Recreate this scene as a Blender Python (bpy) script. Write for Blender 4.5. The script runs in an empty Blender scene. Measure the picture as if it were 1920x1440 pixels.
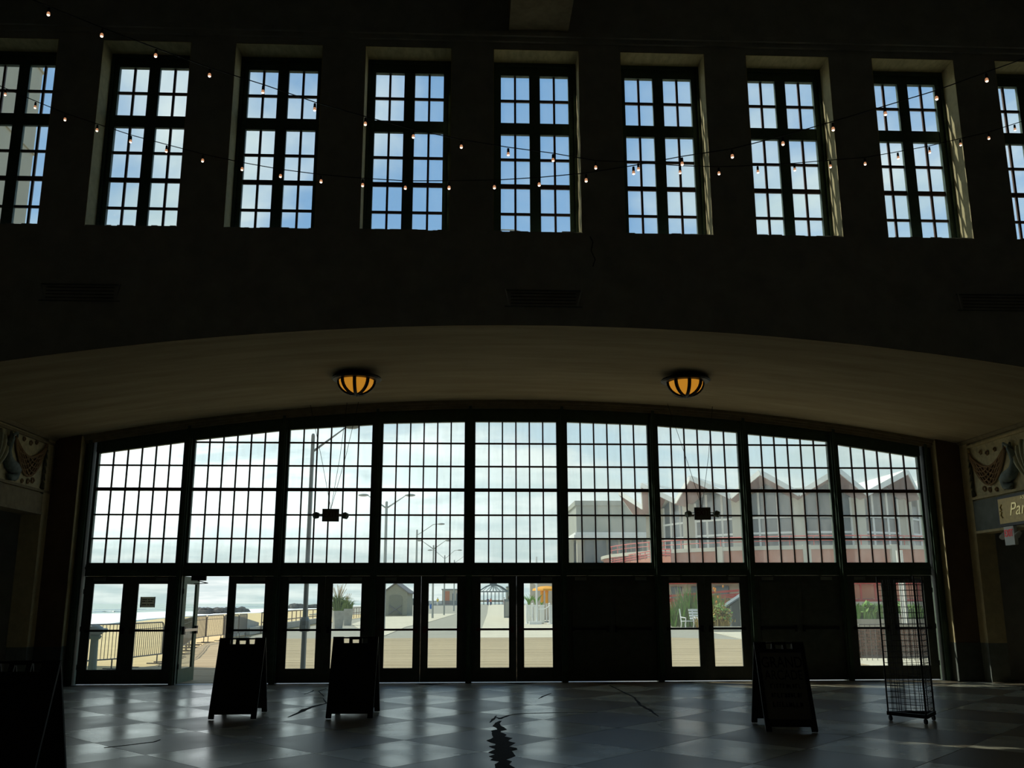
import bpy, math, random
from math import sin, cos, pi, radians as R, sqrt, tan
from mathutils import Vector, Matrix
random.seed(7)
C = bpy.context.scene.collection
scn = bpy.context.scene

# ------------------------------------------------------------------ camera, sky, sun, exposure
F_PX = 1789.0
_p, _r, _y = R(12.921), R(-0.139), R(2.618)
FW = Vector((sin(_y)*cos(_p), cos(_y)*cos(_p), sin(_p)))
_r0 = Vector((cos(_y), -sin(_y), 0)); _u0 = _r0.cross(FW)
RT = _r0*cos(_r) + _u0*sin(_r); UP = -_r0*sin(_r) + _u0*cos(_r)
EYE = Vector((0, 0, 1.6))
cd = bpy.data.cameras.new('camera'); cam = bpy.data.objects.new('camera', cd); C.objects.link(cam)
cd.sensor_fit = 'HORIZONTAL'; cd.sensor_width = 36.0; cd.lens = F_PX/1920*36; cd.clip_end = 60000
m = Matrix((RT, UP, -FW)).transposed().to_4x4(); m.translation = EYE
cam.matrix_world = m
scn.camera = cam
scn.view_settings.view_transform = 'Standard'
scn.view_settings.look = 'None'
scn.view_settings.exposure = 0.3
scn.view_settings.gamma = 1.0
scn.view_settings.use_curve_mapping = False
scn.cycles.max_bounces = 8; scn.cycles.transparent_max_bounces = 16
scn.cycles.diffuse_bounces = 5; scn.cycles.sample_clamp_indirect = 4.0
scn.cycles.caustics_reflective = False; scn.cycles.caustics_refractive = False

def ray(x, y): return FW + RT*((x-960)/F_PX) - UP*((y-720)/F_PX)
def onY(x, y, Y):
    d = ray(x, y); return EYE + d*(Y/d.y)
def onZ(x, y, z=0.0):
    d = ray(x, y); return EYE + d*((z-1.6)/d.z)
def onX(x, y, X):
    d = ray(x, y); return EYE + d*(X/d.x)

SUN_AZ, SUN_EL = R(28), R(51)
def make_world():
    w = bpy.data.worlds.new('world'); scn.world = w; w.use_nodes = True
    nt = w.node_tree; N = nt.nodes; L = nt.links; N.clear()
    out = N.new('ShaderNodeOutputWorld'); bg = N.new('ShaderNodeBackground'); L.new(bg.outputs[0], out.inputs[0])
    tc = N.new('ShaderNodeTexCoord'); sp = N.new('ShaderNodeSeparateXYZ'); L.new(tc.outputs['Generated'], sp.inputs[0])
    def math_(op, a, b=None, c=None):
        n = N.new('ShaderNodeMath'); n.operation = op
        for i, v in enumerate((a, b, c)):
            if v is None: continue
            if isinstance(v, (int, float)): n.inputs[i].default_value = v
            else: L.new(v, n.inputs[i])
        return n.outputs[0]
    def maprange(v, a, b, c=0.0, d=1.0):
        n = N.new('ShaderNodeMapRange'); n.interpolation_type = 'SMOOTHSTEP'
        L.new(v, n.inputs[0]); n.inputs[1].default_value = a; n.inputs[2].default_value = b
        n.inputs[3].default_value = c; n.inputs[4].default_value = d
        return n.outputs[0]
    z = math_('MAXIMUM', sp.outputs[2], 0.0)
    rp = N.new('ShaderNodeValToRGB'); L.new(z, rp.inputs[0])
    cr = rp.color_ramp; cr.elements[0].position = 0.0; cr.elements[0].color = (.58, .70, .72, 1)
    cr.elements[1].position = 1.0; cr.elements[1].color = (.20, .31, .47, 1)
    for p_, c_ in ((.12, (.60, .74, .78, 1)), (.26, (.40, .58, .76, 1)), (.38, (.20, .37, .62, 1)), (.6, (.15, .31, .56, 1))):
        e = cr.elements.new(p_); e.color = c_
    # clouds lie on a flat layer seen in perspective
    h = math_('ADD', z, 0.10)
    cx = math_('DIVIDE', sp.outputs[0], h); cy = math_('DIVIDE', sp.outputs[1], h)
    cb = N.new('ShaderNodeCombineXYZ'); L.new(cx, cb.inputs[0]); L.new(cy, cb.inputs[1])
    n1 = N.new('ShaderNodeTexNoise'); n1.inputs['Scale'].default_value = 0.85; n1.inputs['Detail'].default_value = 7
    n1.inputs['Roughness'].default_value = .56; n1.inputs['Distortion'].default_value = .35
    mp = N.new('ShaderNodeMapping'); mp.inputs['Location'].default_value = (3.1, 7.7, 0); L.new(cb.outputs[0], mp.inputs[0]); L.new(mp.outputs[0], n1.inputs['Vector'])
    # hazier and more cloud low down and towards the sun's side
    side = maprange(sp.outputs[0], .22, -.45)
    low = maprange(z, .32, .06)
    bias = math_('ADD', math_('MULTIPLY', low, .20), math_('MULTIPLY', side, .09))
    cl = maprange(math_('ADD', n1.outputs[0], bias), .50, .70)
    n2 = N.new('ShaderNodeTexNoise'); n2.inputs['Scale'].default_value = 1.6; n2.inputs['Detail'].default_value = 5
    L.new(mp.outputs[0], n2.inputs['Vector'])
    sh = maprange(n2.outputs[0], .35, .65)
    cc = N.new('ShaderNodeMix'); cc.data_type = 'RGBA'; L.new(sh, cc.inputs[0])
    cc.inputs[6].default_value = (.56, .66, .66, 1); cc.inputs[7].default_value = (.84, .88, .85, 1)
    mx = N.new('ShaderNodeMix'); mx.data_type = 'RGBA'; L.new(math_('MULTIPLY', cl, .92), mx.inputs[0])
    L.new(rp.outputs[0], mx.inputs[6]); L.new(cc.outputs[2], mx.inputs[7])
    # glow of thin cloud towards the sun
    gl = N.new('ShaderNodeMix'); gl.data_type = 'RGBA'; gl.blend_type = 'ADD'
    L.new(math_('MULTIPLY', math_('MULTIPLY', math_('MULTIPLY', side, math_('MULTIPLY', low, maprange(z, .03, .11))), 1.3), math_('MAXIMUM', cl, .35)), gl.inputs[0]); L.new(mx.outputs[2], gl.inputs[6]); gl.inputs[7].default_value = (.9, .95, .95, 1)
    L.new(gl.outputs[2], bg.inputs[0]); bg.inputs[1].default_value = 1.0
    return w
make_world()
sd = bpy.data.lights.new('sun', 'SUN'); sd.energy = 3.4; sd.angle = R(.6); sd.color = (1, .93, .80)
so = bpy.data.objects.new('sun', sd); C.objects.link(so)
_sd = Vector((-cos(SUN_EL)*cos(SUN_AZ), cos(SUN_EL)*sin(SUN_AZ), sin(SUN_EL)))
so.rotation_euler = _sd.to_track_quat('Z', 'Y').to_euler()
so.location = (-20, 25, 40)

# ------------------------------------------------------------------ materials
M = {}
def mat(name, col, rough=.7, metal=0., var=0., scale=4., bump=0., emit=0., stretch=(1, 1, 1), spec=.5, col2=None):
    mt = bpy.data.materials.new(name); mt.use_nodes = True; nt = mt.node_tree; N = nt.nodes; L = nt.links
    b = N['Principled BSDF']; b.inputs['Roughness'].default_value = rough; b.inputs['Metallic'].default_value = metal
    b.inputs['Specular IOR Level'].default_value = spec
    b.inputs['Base Color'].default_value = (*col, 1)
    if var or bump or col2:
        g = N.new('ShaderNodeNewGeometry'); mp = N.new('ShaderNodeMapping'); mp.inputs['Scale'].default_value = stretch
        L.new(g.outputs['Position'], mp.inputs[0])
        n = N.new('ShaderNodeTexNoise'); n.inputs['Scale'].default_value = scale; n.inputs['Detail'].default_value = 6
        n.inputs['Roughness'].default_value = .6
        L.new(mp.outputs[0], n.inputs['Vector'])
        r = N.new('ShaderNodeValToRGB'); L.new(n.outputs[0], r.inputs[0])
        c2 = col2 or tuple(min(1, c*(1+var)) for c in col)
        c1 = col if col2 else tuple(c*(1-var) for c in col)
        r.color_ramp.elements[0].position = .3; r.color_ramp.elements[0].color = (*c1, 1)
        r.color_ramp.elements[1].position = .7; r.color_ramp.elements[1].color = (*c2, 1)
        L.new(r.outputs[0], b.inputs['Base Color'])
        if bump:
            bp = N.new('ShaderNodeBump'); bp.inputs['Strength'].default_value = bump; bp.inputs['Distance'].default_value = .02
            L.new(n.outputs[0], bp.inputs['Height']); L.new(bp.outputs[0], b.inputs['Normal'])
    if emit:
        b.inputs['Emission Color'].default_value = (*col, 1); b.inputs['Emission Strength'].default_value = emit
    M[name] = mt; return mt
def glass(name, dirt, tint=(.93, .97, .96), streak=True):
    mt = bpy.data.materials.new(name); mt.use_nodes = True; nt = mt.node_tree; N = nt.nodes; L = nt.links; N.clear()
    out = N.new('ShaderNodeOutputMaterial'); tr = N.new('ShaderNodeBsdfTransparent'); tr.inputs[0].default_value = (*tint, 1)
    gl = N.new('ShaderNodeBsdfGlossy'); gl.inputs['Roughness'].default_value = .03
    lw = N.new('ShaderNodeLayerWeight'); lw.inputs[0].default_value = .5
    pw = N.new('ShaderNodeMath'); pw.operation = 'POWER'; L.new(lw.outputs['Facing'], pw.inputs[0]); pw.inputs[1].default_value = 5
    fr = N.new('ShaderNodeMath'); fr.operation = 'MULTIPLY_ADD'; L.new(pw.outputs[0], fr.inputs[0]); fr.inputs[1].default_value = .5; fr.inputs[2].default_value = .025
    m1 = N.new('ShaderNodeMixShader'); L.new(fr.outputs[0], m1.inputs[0]); L.new(tr.outputs[0], m1.inputs[1]); L.new(gl.outputs[0], m1.inputs[2])
    tl = N.new('ShaderNodeBsdfTranslucent'); tl.inputs[0].default_value = (.85, .87, .84, 1)
    m2 = N.new('ShaderNodeMixShader'); L.new(m1.outputs[0], m2.inputs[1]); L.new(tl.outputs[0], m2.inputs[2])
    g = N.new('ShaderNodeNewGeometry'); mp = N.new('ShaderNodeMapping'); mp.inputs['Scale'].default_value = (5, 5, 1.2)
    L.new(g.outputs['Position'], mp.inputs[0])
    n = N.new('ShaderNodeTexNoise'); n.inputs['Scale'].default_value = 1.4; n.inputs['Detail'].default_value = 6; L.new(mp.outputs[0], n.inputs['Vector'])
    mr = N.new('ShaderNodeMapRange'); L.new(n.outputs[0], mr.inputs[0]); mr.inputs[1].default_value = .3; mr.inputs[2].default_value = .7
    mr.inputs[3].default_value = dirt*.7; mr.inputs[4].default_value = dirt*1.3
    L.new(mr.outputs[0], m2.inputs[0]); L.new(m2.outputs[0], out.inputs[0])
    M[name] = mt; return mt
glass('window_glass', .10); glass('upper_glass', .04); glass('door_glass', .035)
mat('hall_plaster', (.68, .63, .53), .95, var=.1, scale=2, spec=.1)
mat('dark_plaster', (.50, .49, .44), .95, var=.15, scale=3, bump=.2, spec=.1)
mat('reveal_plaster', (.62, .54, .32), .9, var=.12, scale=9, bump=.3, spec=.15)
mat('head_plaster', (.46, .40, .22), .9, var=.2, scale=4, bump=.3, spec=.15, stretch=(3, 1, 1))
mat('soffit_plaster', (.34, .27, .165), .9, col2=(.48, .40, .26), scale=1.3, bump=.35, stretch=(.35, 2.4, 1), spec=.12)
mat('pier_shade_paint', (.14, .095, .065), .8, var=.2, scale=3, spec=.15)  # shade of the unlit pier face put into the colour
mat('strip_paint', (.62, .52, .30), .8, var=.15, scale=6, bump=.3, spec=.2)
mat('grey_paint', (.20, .22, .20), .75, var=.2, scale=5, spec=.2)
mat('wainscot_paint', (.08, .085, .075), .6, var=.2, scale=5, spec=.2)
mat('cornice_plaster', (.30, .25, .16), .9, var=.2, scale=6, spec=.15)
mat('frame_green', (.06, .095, .065), .55, var=.2, scale=8, spec=.25)
mat('muntin_brown', (.10, .055, .042), .6, spec=.25)
mat('door_green', (.060, .115, .065), .5, var=.15, scale=6, spec=.3)
mat('door_dark', (.08, .09, .075), .6, var=.2, scale=6, spec=.2)
mat('steel', (.55, .55, .53), .3, .9)
mat('oxblood_metal', (.10, .02, .02), .4, .3)
mat('black_plastic', (.03, .03, .028), .5, spec=.3)
mat('sign_face', (.20, .19, .165), .6, spec=.2)
mat('black_ink', (.004, .004, .005), .6, spec=.1)
mat('dark_metal', (.02, .02, .02), .5, .6)
mat('rubber', (.015, .015, .015), .8)
mat('crack_tar', (.010, .011, .011), .9, var=.3, scale=20, bump=.6, spec=.1)
mat('grout', (.10, .11, .105), .6, spec=.3)
def floor_mat(name, col, rough, spec):
    mt = mat(name, col, rough, var=.12, scale=2.2, spec=spec)
    nt = mt.node_tree; N = nt.nodes; L = nt.links; b = N['Principled BSDF']
    g = N.new('ShaderNodeNewGeometry'); n = N.new('ShaderNodeTexNoise'); n.inputs['Scale'].default_value = 1.1; n.inputs['Detail'].default_value = 8
    L.new(g.outputs['Position'], n.inputs['Vector'])
    mr = N.new('ShaderNodeMapRange'); L.new(n.outputs[0], mr.inputs[0]); mr.inputs[1].default_value = .3; mr.inputs[2].default_value = .7
    mr.inputs[3].default_value = rough-.05; mr.inputs[4].default_value = rough+.06; L.new(mr.outputs[0], b.inputs['Roughness'])
    return mt
floor_mat('terrazzo_light', (.60, .575, .45), .26, .5); floor_mat('terrazzo_dark', (.25, .21, .15), .34, .22)
mat('amber_glass', (1.0, .41, .035), .5, emit=.36)
mat('bulb_glow', (1.0, .45, .22), .4, emit=.38)
mat('filament', (1.0, .80, .60), .4, emit=2.6)
def translucent(name, col):
    mt = bpy.data.materials.new(name); mt.use_nodes = True; nt = mt.node_tree; N = nt.nodes; L = nt.links; N.clear()
    out = N.new('ShaderNodeOutputMaterial'); a = N.new('ShaderNodeBsdfTranslucent'); b = N.new('ShaderNodeBsdfDiffuse'); x = N.new('ShaderNodeMixShader')
    a.inputs[0].default_value = (*col, 1); b.inputs[0].default_value = (*col, 1); x.inputs[0].default_value = .5
    L.new(b.outputs[0], x.inputs[1]); L.new(a.outputs[0], x.inputs[2]); L.new(x.outputs[0], out.inputs[0]); M[name] = mt
translucent('paper', (.62, .58, .48))
mat('white_box', (.75, .75, .70), .5)
mat('exit_red', (.65, .03, .03), .5, emit=.12)
mat('exit_dim', (.10, .012, .012), .5)
mat('gold_board', (.50, .34, .08), .45, .2, var=.15, scale=12)
mat('gold_leaf', (.85, .66, .26), .3, .4)
mat('relief_ground', (.64, .57, .36), .9, var=.2, scale=10, bump=.4, spec=.15)
mat('relief_net', (.34, .22, .12), .9, spec=.1)
mat('relief_fish', (.20, .26, .26), .7, var=.25, scale=14)
mat('relief_shell', (.50, .50, .36), .8, var=.15, scale=12)
mat('relief_bronze', (.10, .10, .06), .6)
# outdoors
mat('plank_wood', (.46, .37, .23), .85, var=.16, scale=2.0, stretch=(.25, 7.0, 1), spec=.1)
mat('pavement_grey', (.345, .33, .265), .9, var=.12, scale=.9, stretch=(.4, 2, 1), spec=.1)
mat('path_pale', (.60, .55, .42), .9, var=.07, scale=.5, spec=.1)
mat('sand', (.66, .52, .29), 1., var=.10, scale=.6, spec=.0)
mat('sea_water', (.30, .37, .31), .35, var=.25, scale=.04, stretch=(.3, 1, 1), spec=.4)
mat('surf', (.95, .97, .95), .9, spec=.1)
mat('jetty_rock', (.10, .10, .09), .95, var=.4, scale=.5, spec=.1)
mat('barrier_steel', (.13, .12, .11), .5, .5)
mat('post_green', (.22, .27, .20), .6)
mat('galvanised', (.32, .34, .32), .55, .4)
mat('rust_rail', (.20, .13, .09), .7)
mat('concrete', (.42, .40, .34), .9, var=.15, scale=3, spec=.1)
mat('grass_blade', (.16, .22, .06), .8, var=.4, scale=3)
mat('plume', (.52, .40, .24), .9)
mat('shed_wood', (.26, .26, .20), .85, var=.1, scale=5)
mat('shed_door_wood', (.19, .195, .15), .85, var=.1, scale=5)
mat('shed_roof', (.17, .17, .17), .85)
mat('brick_orange', (.50, .22, .13), .9)
mat('far_beige', (.52, .47, .38), .9)
mat('slate', (.16, .19, .20), .7)
mat('truss_steel', (.13, .17, .18), .6)
mat('bin_blue', (.03, .13, .38), .5)
mat('cloth_yellow', (.75, .58, .08), .9); mat('cloth_navy', (.05, .07, .14), .9); mat('cloth_red', (.55, .16, .10), .9)
mat('cloth_white', (.7, .7, .66), .9); mat('skin', (.50, .30, .20), .7); mat('hair', (.05, .03, .02), .9)
mat('white_paint', (.78, .78, .74), .6, var=.04, scale=3)
mat('umbrella_orange', (.80, .36, .03), .8)
mat('building_beige', (.50, .47, .38), .9, var=.06, scale=.8)
mat('building_grey', (.36, .37, .32), .9, var=.05, scale=.5)
mat('tower_beige', (.42, .385, .30), .9, var=.08, scale=.5)
mat('roof_white', (.86, .86, .80), .6)
mat('soffit_mauve', (.28, .15, .13), .8)
mat('brick_red', (.45, .17, .10), .9, var=.08, scale=2)
mat('paint_red', (.50, .06, .045), .6)
mat('bay_glass', (.05, .075, .09), .15, spec=.6)
mat('brick_brown', (.17, .085, .055), .9, var=.3, scale=6)
mat('leaf_green', (.16, .30, .05), .7, var=.35, scale=2)
mat('leaf_ochre', (.42, .30, .08), .8, var=.3, scale=2)
mat('flower_orange', (.80, .30, .04), .8)
mat('kiosk_green', (.075, .09, .08), .7)

# ------------------------------------------------------------------ helpers
class MB:
    def __init__(s): s.v = []; s.f = []
    def add(s, vs, fs):
        o = len(s.v); s.v += [tuple(v) for v in vs]; s.f += [tuple(o+i for i in f) for f in fs]; return s
    def box(s, x0, x1, y0, y1, z0, z1):
        return s.add([(x0,y0,z0),(x1,y0,z0),(x1,y1,z0),(x0,y1,z0),(x0,y0,z1),(x1,y0,z1),(x1,y1,z1),(x0,y1,z1)],
                     [(3,2,1,0),(4,5,6,7),(0,1,5,4),(1,2,6,5),(2,3,7,6),(3,0,4,7)])
    def prism(s, pts, axis, a, b):
        """extrude a polygon; axis 'y': pts are (x,z); 'x': (y,z); 'z': (x,y)"""
        mk = {'y': lambda p, t: (p[0], t, p[1]), 'x': lambda p, t: (t, p[0], p[1]), 'z': lambda p, t: (p[0], p[1], t)}[axis]
        n = len(pts); vs = [mk(p, a) for p in pts] + [mk(p, b) for p in pts]
        fs = [tuple(range(n)), tuple(reversed(range(n, 2*n)))] + [(i, i+n, (i+1) % n+n, (i+1) % n) for i in range(n)]
        return s.add(vs, fs)
    def bar(s, p, q, w, h=None, up=(0, 0, 1)):
        h = h or w; p, q = Vector(p), Vector(q); d = (q-p).normalized(); u = Vector(up)
        if abs(d.dot(u)) > .98: u = Vector((0, 1, 0))
        a = d.cross(u).normalized()*w/2; b = a.cross(d).normalized()*h/2
        vs = [t+i*a+j*b for t in (p, q) for i, j in ((-1,-1),(1,-1),(1,1),(-1,1))]
        return s.add(vs, [(0,1,2,3),(7,6,5,4),(0,4,5,1),(1,5,6,2),(2,6,7,3),(3,7,4,0)])
    def tube(s, pts, r, n=6):
        pts = [Vector(p) for p in pts]; k = len(pts); rr = r if isinstance(r, (list, tuple)) else [r]*k; vs = []; a = None
        for i, p in enumerate(pts):
            d = (pts[min(i+1, k-1)]-pts[max(i-1, 0)]).normalized()
            if a is None:
                a = d.cross(Vector((0, 0, 1)) if abs(d.z) < .9 else Vector((1, 0, 0))).normalized()
            else:
                a = (a - d*a.dot(d)).normalized()
            b = d.cross(a)
            vs += [p+(a*cos(2*pi*j/n)+b*sin(2*pi*j/n))*rr[i] for j in range(n)]
        fs = [(i*n+j, i*n+(j+1) % n, (i+1)*n+(j+1) % n, (i+1)*n+j) for i in range(k-1) for j in range(n)]
        fs += [tuple(reversed(range(n))), tuple(range((k-1)*n, k*n))]
        return s.add(vs, fs)
    def lathe(s, prof, n=16, c=(0, 0, 0), a0=0., a1=2*pi):
        full = abs(a1-a0-2*pi) < 1e-6; m_ = n if full else n+1; vs = []
        for r_, z_ in prof:
            vs += [(c[0]+r_*cos(a0+(a1-a0)*j/n), c[1]+r_*sin(a0+(a1-a0)*j/n), c[2]+z_) for j in range(m_)]
        fs = [(i*m_+j, i*m_+(j+1) % m_, (i+1)*m_+(j+1) % m_, (i+1)*m_+j) for i in range(len(prof)-1) for j in range(n)]
        return s.add(vs, fs)
    def ell(s, c, rx, ry, rz, n=10, k=6):
        vs = []; fs = []
        for i in range(k+1):
            t = pi*i/k
            vs += [(c[0]+rx*sin(t)*cos(2*pi*j/n), c[1]+ry*sin(t)*sin(2*pi*j/n), c[2]+rz*cos(t)) for j in range(n)]
        fs = [(i*n+j, (i+1)*n+j, (i+1)*n+(j+1) % n, i*n+(j+1) % n) for i in range(k) for j in range(n)]
        return s.add(vs, fs)
    def build(s, name, mt, parent=None, smooth=False, **tags):
        me = bpy.data.meshes.new(name); me.from_pydata(s.v, [], s.f); me.validate(); me.update()
        import bmesh
        bm = bmesh.new(); bm.from_mesh(me); bmesh.ops.recalc_face_normals(bm, faces=bm.faces); bm.to_mesh(me); bm.free()
        me.materials.append(M[mt] if isinstance(mt, str) else mt)
        if smooth: me.polygons.foreach_set('use_smooth', [True]*len(me.polygons))
        o = bpy.data.objects.new(name, me); C.objects.link(o)
        if parent: o.parent = parent
        for k_, v_ in tags.items(): o[k_] = v_
        return o
def thing(name, loc=(0, 0, 0), rz=0., label=None, category=None, group=None, kind=None):
    o = bpy.data.objects.new(name, None); C.objects.link(o); o.location = loc; o.rotation_euler = (0, 0, rz); o.empty_display_size = .1
    if label: o['label'] = label
    if category: o['category'] = category
    if group: o['group'] = group
    if kind: o['kind'] = kind
    return o
def linked(name, src, parent, loc=None, **tags):
    o = bpy.data.objects.new(name, src.data); C.objects.link(o); o.parent = parent
    o.location = loc if loc is not None else src.location; o.rotation_euler = src.rotation_euler; o.scale = src.scale
    for k_, v_ in tags.items(): o[k_] = v_
    return o
def text(body, size, mt, parent, loc, rot, name='lettering', ext=.004, sx=1., align='CENTER', shear=0.):
    cu = bpy.data.curves.new(name, 'FONT'); cu.body = body; cu.size = size; cu.extrude = ext; cu.align_x = align; cu.align_y = 'CENTER'; cu.shear = shear
    o = bpy.data.objects.new(name, cu); C.objects.link(o)
    dg = bpy.context.evaluated_depsgraph_get(); me = bpy.data.meshes.new_from_object(o.evaluated_get(dg))
    bpy.data.objects.remove(o); me.materials.clear(); me.materials.append(M[mt])
    q = bpy.data.objects.new(name, me); C.objects.link(q); q.parent = parent; q.location = loc; q.rotation_euler = rot; q.scale = (sx, 1, 1)
    return q
ORD = ['zeroth', 'first', 'second', 'third', 'fourth', 'fifth', 'sixth', 'seventh', 'eighth', 'ninth', 'tenth', 'eleventh', 'twelfth', 'thirteenth', 'fourteenth', 'fifteenth', 'sixteenth', 'seventeenth', 'eighteenth']

# ------------------------------------------------------------------ dimensions of the hall
D = 20.49          # glazed entrance wall
NW = 14.53         # inner face of the upper wall, front edge of the vault
XL, XR = -8.67, 10.72
CX = 1.03
def arch(x):       # underside of the barrel vault
    u = abs(x-CX); return 5.90 - u*u/101.5
def bayc(i): return 1.02 + (i-5)*1.9955     # bay centres 1..9
HX0, HX1, HY0, HZ = -14.0, 16.0, -14.0, 12.2

# ------------------------------------------------------------------ floor
fl = MB().box(HX0, HX1, HY0, D+.25, -.25, -.012).build('floor', 'grout', kind='structure', label='pale and dark diamond terrazzo floor of the arcade hall', category='floor')
tdx, tdy = .912, .98
tmesh = {}
for j in range(-6, 9):
    for i in range(-10, 13):
        if (i+j) % 2: continue
        cx, cy = -.75+i*tdx, 13.13+j*tdy
        if cx < -8.9 or cx > 11.2 or cy < 8.5 or cy > 20.6: continue
        key = 'terrazzo_light' if j % 2 == 0 else 'terrazzo_dark'
        cut = None
        pts = [(-tdx, 0), (0, -tdy), (tdx, 0), (0, tdy)]
        # trim against side walls and glazed wall
        def clip(ps, f):
            o = []
            for a, b in zip(ps, ps[1:]+ps[:1]):
                fa, fb = f(a), f(b)
                if fa >= 0: o.append(a)
                if (fa >= 0) != (fb >= 0):
                    t = fa/(fa-fb); o.append((a[0]+(b[0]-a[0])*t, a[1]+(b[1]-a[1])*t))
            return o
        shr = .994
        pts = [(x*shr, y*shr) for x, y in pts]
        edge = cx-tdx < XL or cx+tdx > XR or cy+tdy > D-.06
        if edge:
            for f in (lambda p: p[0]+cx-XL-.02, lambda p: XR-.02-p[0]-cx, lambda p: D-.12-p[1]-cy):
                if pts: pts = clip(pts, f)
            if len(pts) < 3: continue
        if not edge and key in tmesh:
            t = linked('tile', tmesh[key], fl, (cx, cy, 0))
        else:
            t = MB().prism(pts, 'z', -.02, 0.0).build('tile', key, fl); t.location = (cx, cy, 0)
            if not edge: tmesh[key] = t
# plain terrazzo where the single slabs are out of view
MB().box(HX0, HX1, HY0, 8.2, -.011, -.004).build('terrazzo_field', 'terrazzo_dark', fl)
MB().box(HX0, XL-.05, 8.2, 14.5, -.011, -.004).build('terrazzo_field', 'terrazzo_dark', fl)
MB().box(XR+.05, HX1, 8.2, 14.5, -.011, -.004).build('terrazzo_field', 'terrazzo_dark', fl)

def crack(pts, widths, label):
    b = MB(); L_, R_ = [], []; cr_ = random.Random(len(pts))
    for k in range(len(pts)-1):
        (x0, y0), (x1, y1) = pts[k], pts[k+1]; n = 3
        for t in range(n + (k == len(pts)-2)):
            s = t/n; x = x0+(x1-x0)*s; y = y0+(y1-y0)*s; w = widths[k]+(widths[k+1]-widths[k])*s
            dx, dy = x1-x0, y1-y0; l = math.hypot(dx, dy); nx, ny = -dy/l, dx/l
            jl, jr = random.uniform(.6, 1.25), random.uniform(.6, 1.25); jj = random.uniform(-.22, .22)*w
            L_.append((x+nx*w*jl/2+nx*jj, y+ny*w*jl/2+ny*jj)); R_.append((x-nx*w*jr/2+nx*jj, y-ny*w*jr/2+ny*jj))
    n = len(L_)
    vs = [(x, y, .0005) for x, y in L_]+[(x, y, .0005) for x, y in R_]+[(x, y, .004) for x, y in L_]+[(x, y, .004) for x, y in R_]
    fs = []
    for i in range(n-1):
        fs += [(2*n+i, 2*n+i+1, 3*n+i+1, 3*n+i), (i, i+1, 2*n+i+1, 2*n+i), (n+i+1, n+i, 3*n+i, 3*n+i+1)]
    b.add(vs, fs); o = b.build('crack', 'crack_tar', fl); o['label'] = label
Zp = lambda *ps: [tuple(onZ(x, y)[:2]) for x, y in ps]
crack(Zp((938,1352),(934,1358),(937,1368),(930,1376),(944,1384),(932,1392),(947,1400),(941,1408),(938,1418),(944,1428),(942,1446),(940,1470)), [.04,.10,.13,.17,.25,.24,.28,.22,.25,.19,.22,.2], 'wide tarred crack running toward the viewer')
crack(Zp((930,1345),(938,1348),(955,1341),(985,1337.5),(1040,1336.5),(1120,1336)), [.02,.05,.03,.03,.02,.006], 'thin crack branching right from the wide crack')
crack(Zp((918,1355),(925,1349),(931,1342)), [.01,.04,.01], 'short black fork beside the wide crack')
crack(Zp((540,1345),(560,1336),(578,1328),(598,1322),(612,1319)), [.01,.07,.08,.05,.03], 'ragged crack left of the second folding sign')
crack(Zp((612,1319),(606,1309),(588,1309)), [.02,.03,.01], 'short crack beside the second folding sign')
crack(Zp((608,1306),(597,1296),(612,1291)), [.015,.02,.01], 'thin crack near the doors')
crack(Zp((570,1302),(585,1297),(588,1294)), [.01,.03,.01], 'hairline crack near the third bay')
crack(Zp((1143,1285),(1165,1296),(1190,1308),(1200,1322),(1218,1331),(1235,1344)), [.02,.03,.04,.05,.05,.02], 'diagonal crack right of centre')
crack(Zp((1010,1310),(1022,1304),(1034,1300)), [.01,.04,.01], 'small chipped crack near the fifth bay')
crack(Zp((195,1402),(215,1400),(290,1391),(300,1387)), [.015,.01,.02,.01], 'hairline crack at the far left')

# ------------------------------------------------------------------ hall shell
def wallbox(name, label, *boxes, m_='dark_plaster', cat='wall', parent=None):
    b = MB()
    for bx in boxes: b.box(*bx)
    o = b.build(name, m_, parent); o['kind'] = 'structure'; o['label'] = label; o['category'] = cat; return o
wallbox('wall_left', 'dark plaster side wall at the left of the hall', (HX0-.3, HX0, HY0, NW, 0, HZ), m_='hall_plaster')
wallbox('wall_right', 'dark plaster side wall at the right of the hall', (HX1, HX1+.3, HY0, NW, 0, HZ), m_='hall_plaster')
wallbox('wall_back', 'dark plaster wall behind the viewer', (HX0-.3, HX1+.3, HY0-.3, HY0, 0, HZ), m_='hall_plaster')
ceil = wallbox('ceiling', 'dark ceiling high over the hall', (HX0-.3, HX1+.3, HY0-.3, 15.1, HZ, HZ+.3), cat='ceiling')
bm_ = MB().box(.62, 1.63, HY0, NW, 11.07, HZ).build('beam', 'cornice_plaster', ceil); bm_['label'] = 'paler ceiling beam over the middle window'

# upper wall with nine window openings and the arched bottom edge
UWC = [-7.60, -5.42, -3.235, -1.07, 1.09, 3.25, 5.42, 7.62, 9.80]
OW, OZ0, OZ1, WT = .73, 7.47, 10.78, .53
b = MB()
xs = [XL + (XR-XL)*k/40 for k in range(41)]
for a, c in zip(xs, xs[1:]):
    b.prism([(a, arch(a)), (c, arch(c)), (c, OZ0), (a, OZ0)], 'y', NW, NW+WT)
b.box(HX0, XL, NW, NW+WT, 0, OZ0); b.box(XR, HX1, NW, NW+WT, 0, OZ0)
edges = [HX0]+[v for c in UWC for v in (c-OW, c+OW)]+[HX1]
for k in range(0, len(edges), 2): b.box(edges[k], edges[k+1], NW, NW+WT, OZ0, OZ1)
b.box(HX0, HX1, NW, NW+WT, OZ1, HZ)
wf = b.build('wall_front', 'dark_plaster'); wf['kind'] = 'structure'; wf['label'] = 'dark upper wall with nine tall windows above the wide arch'; wf['category'] = 'wall'
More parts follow.
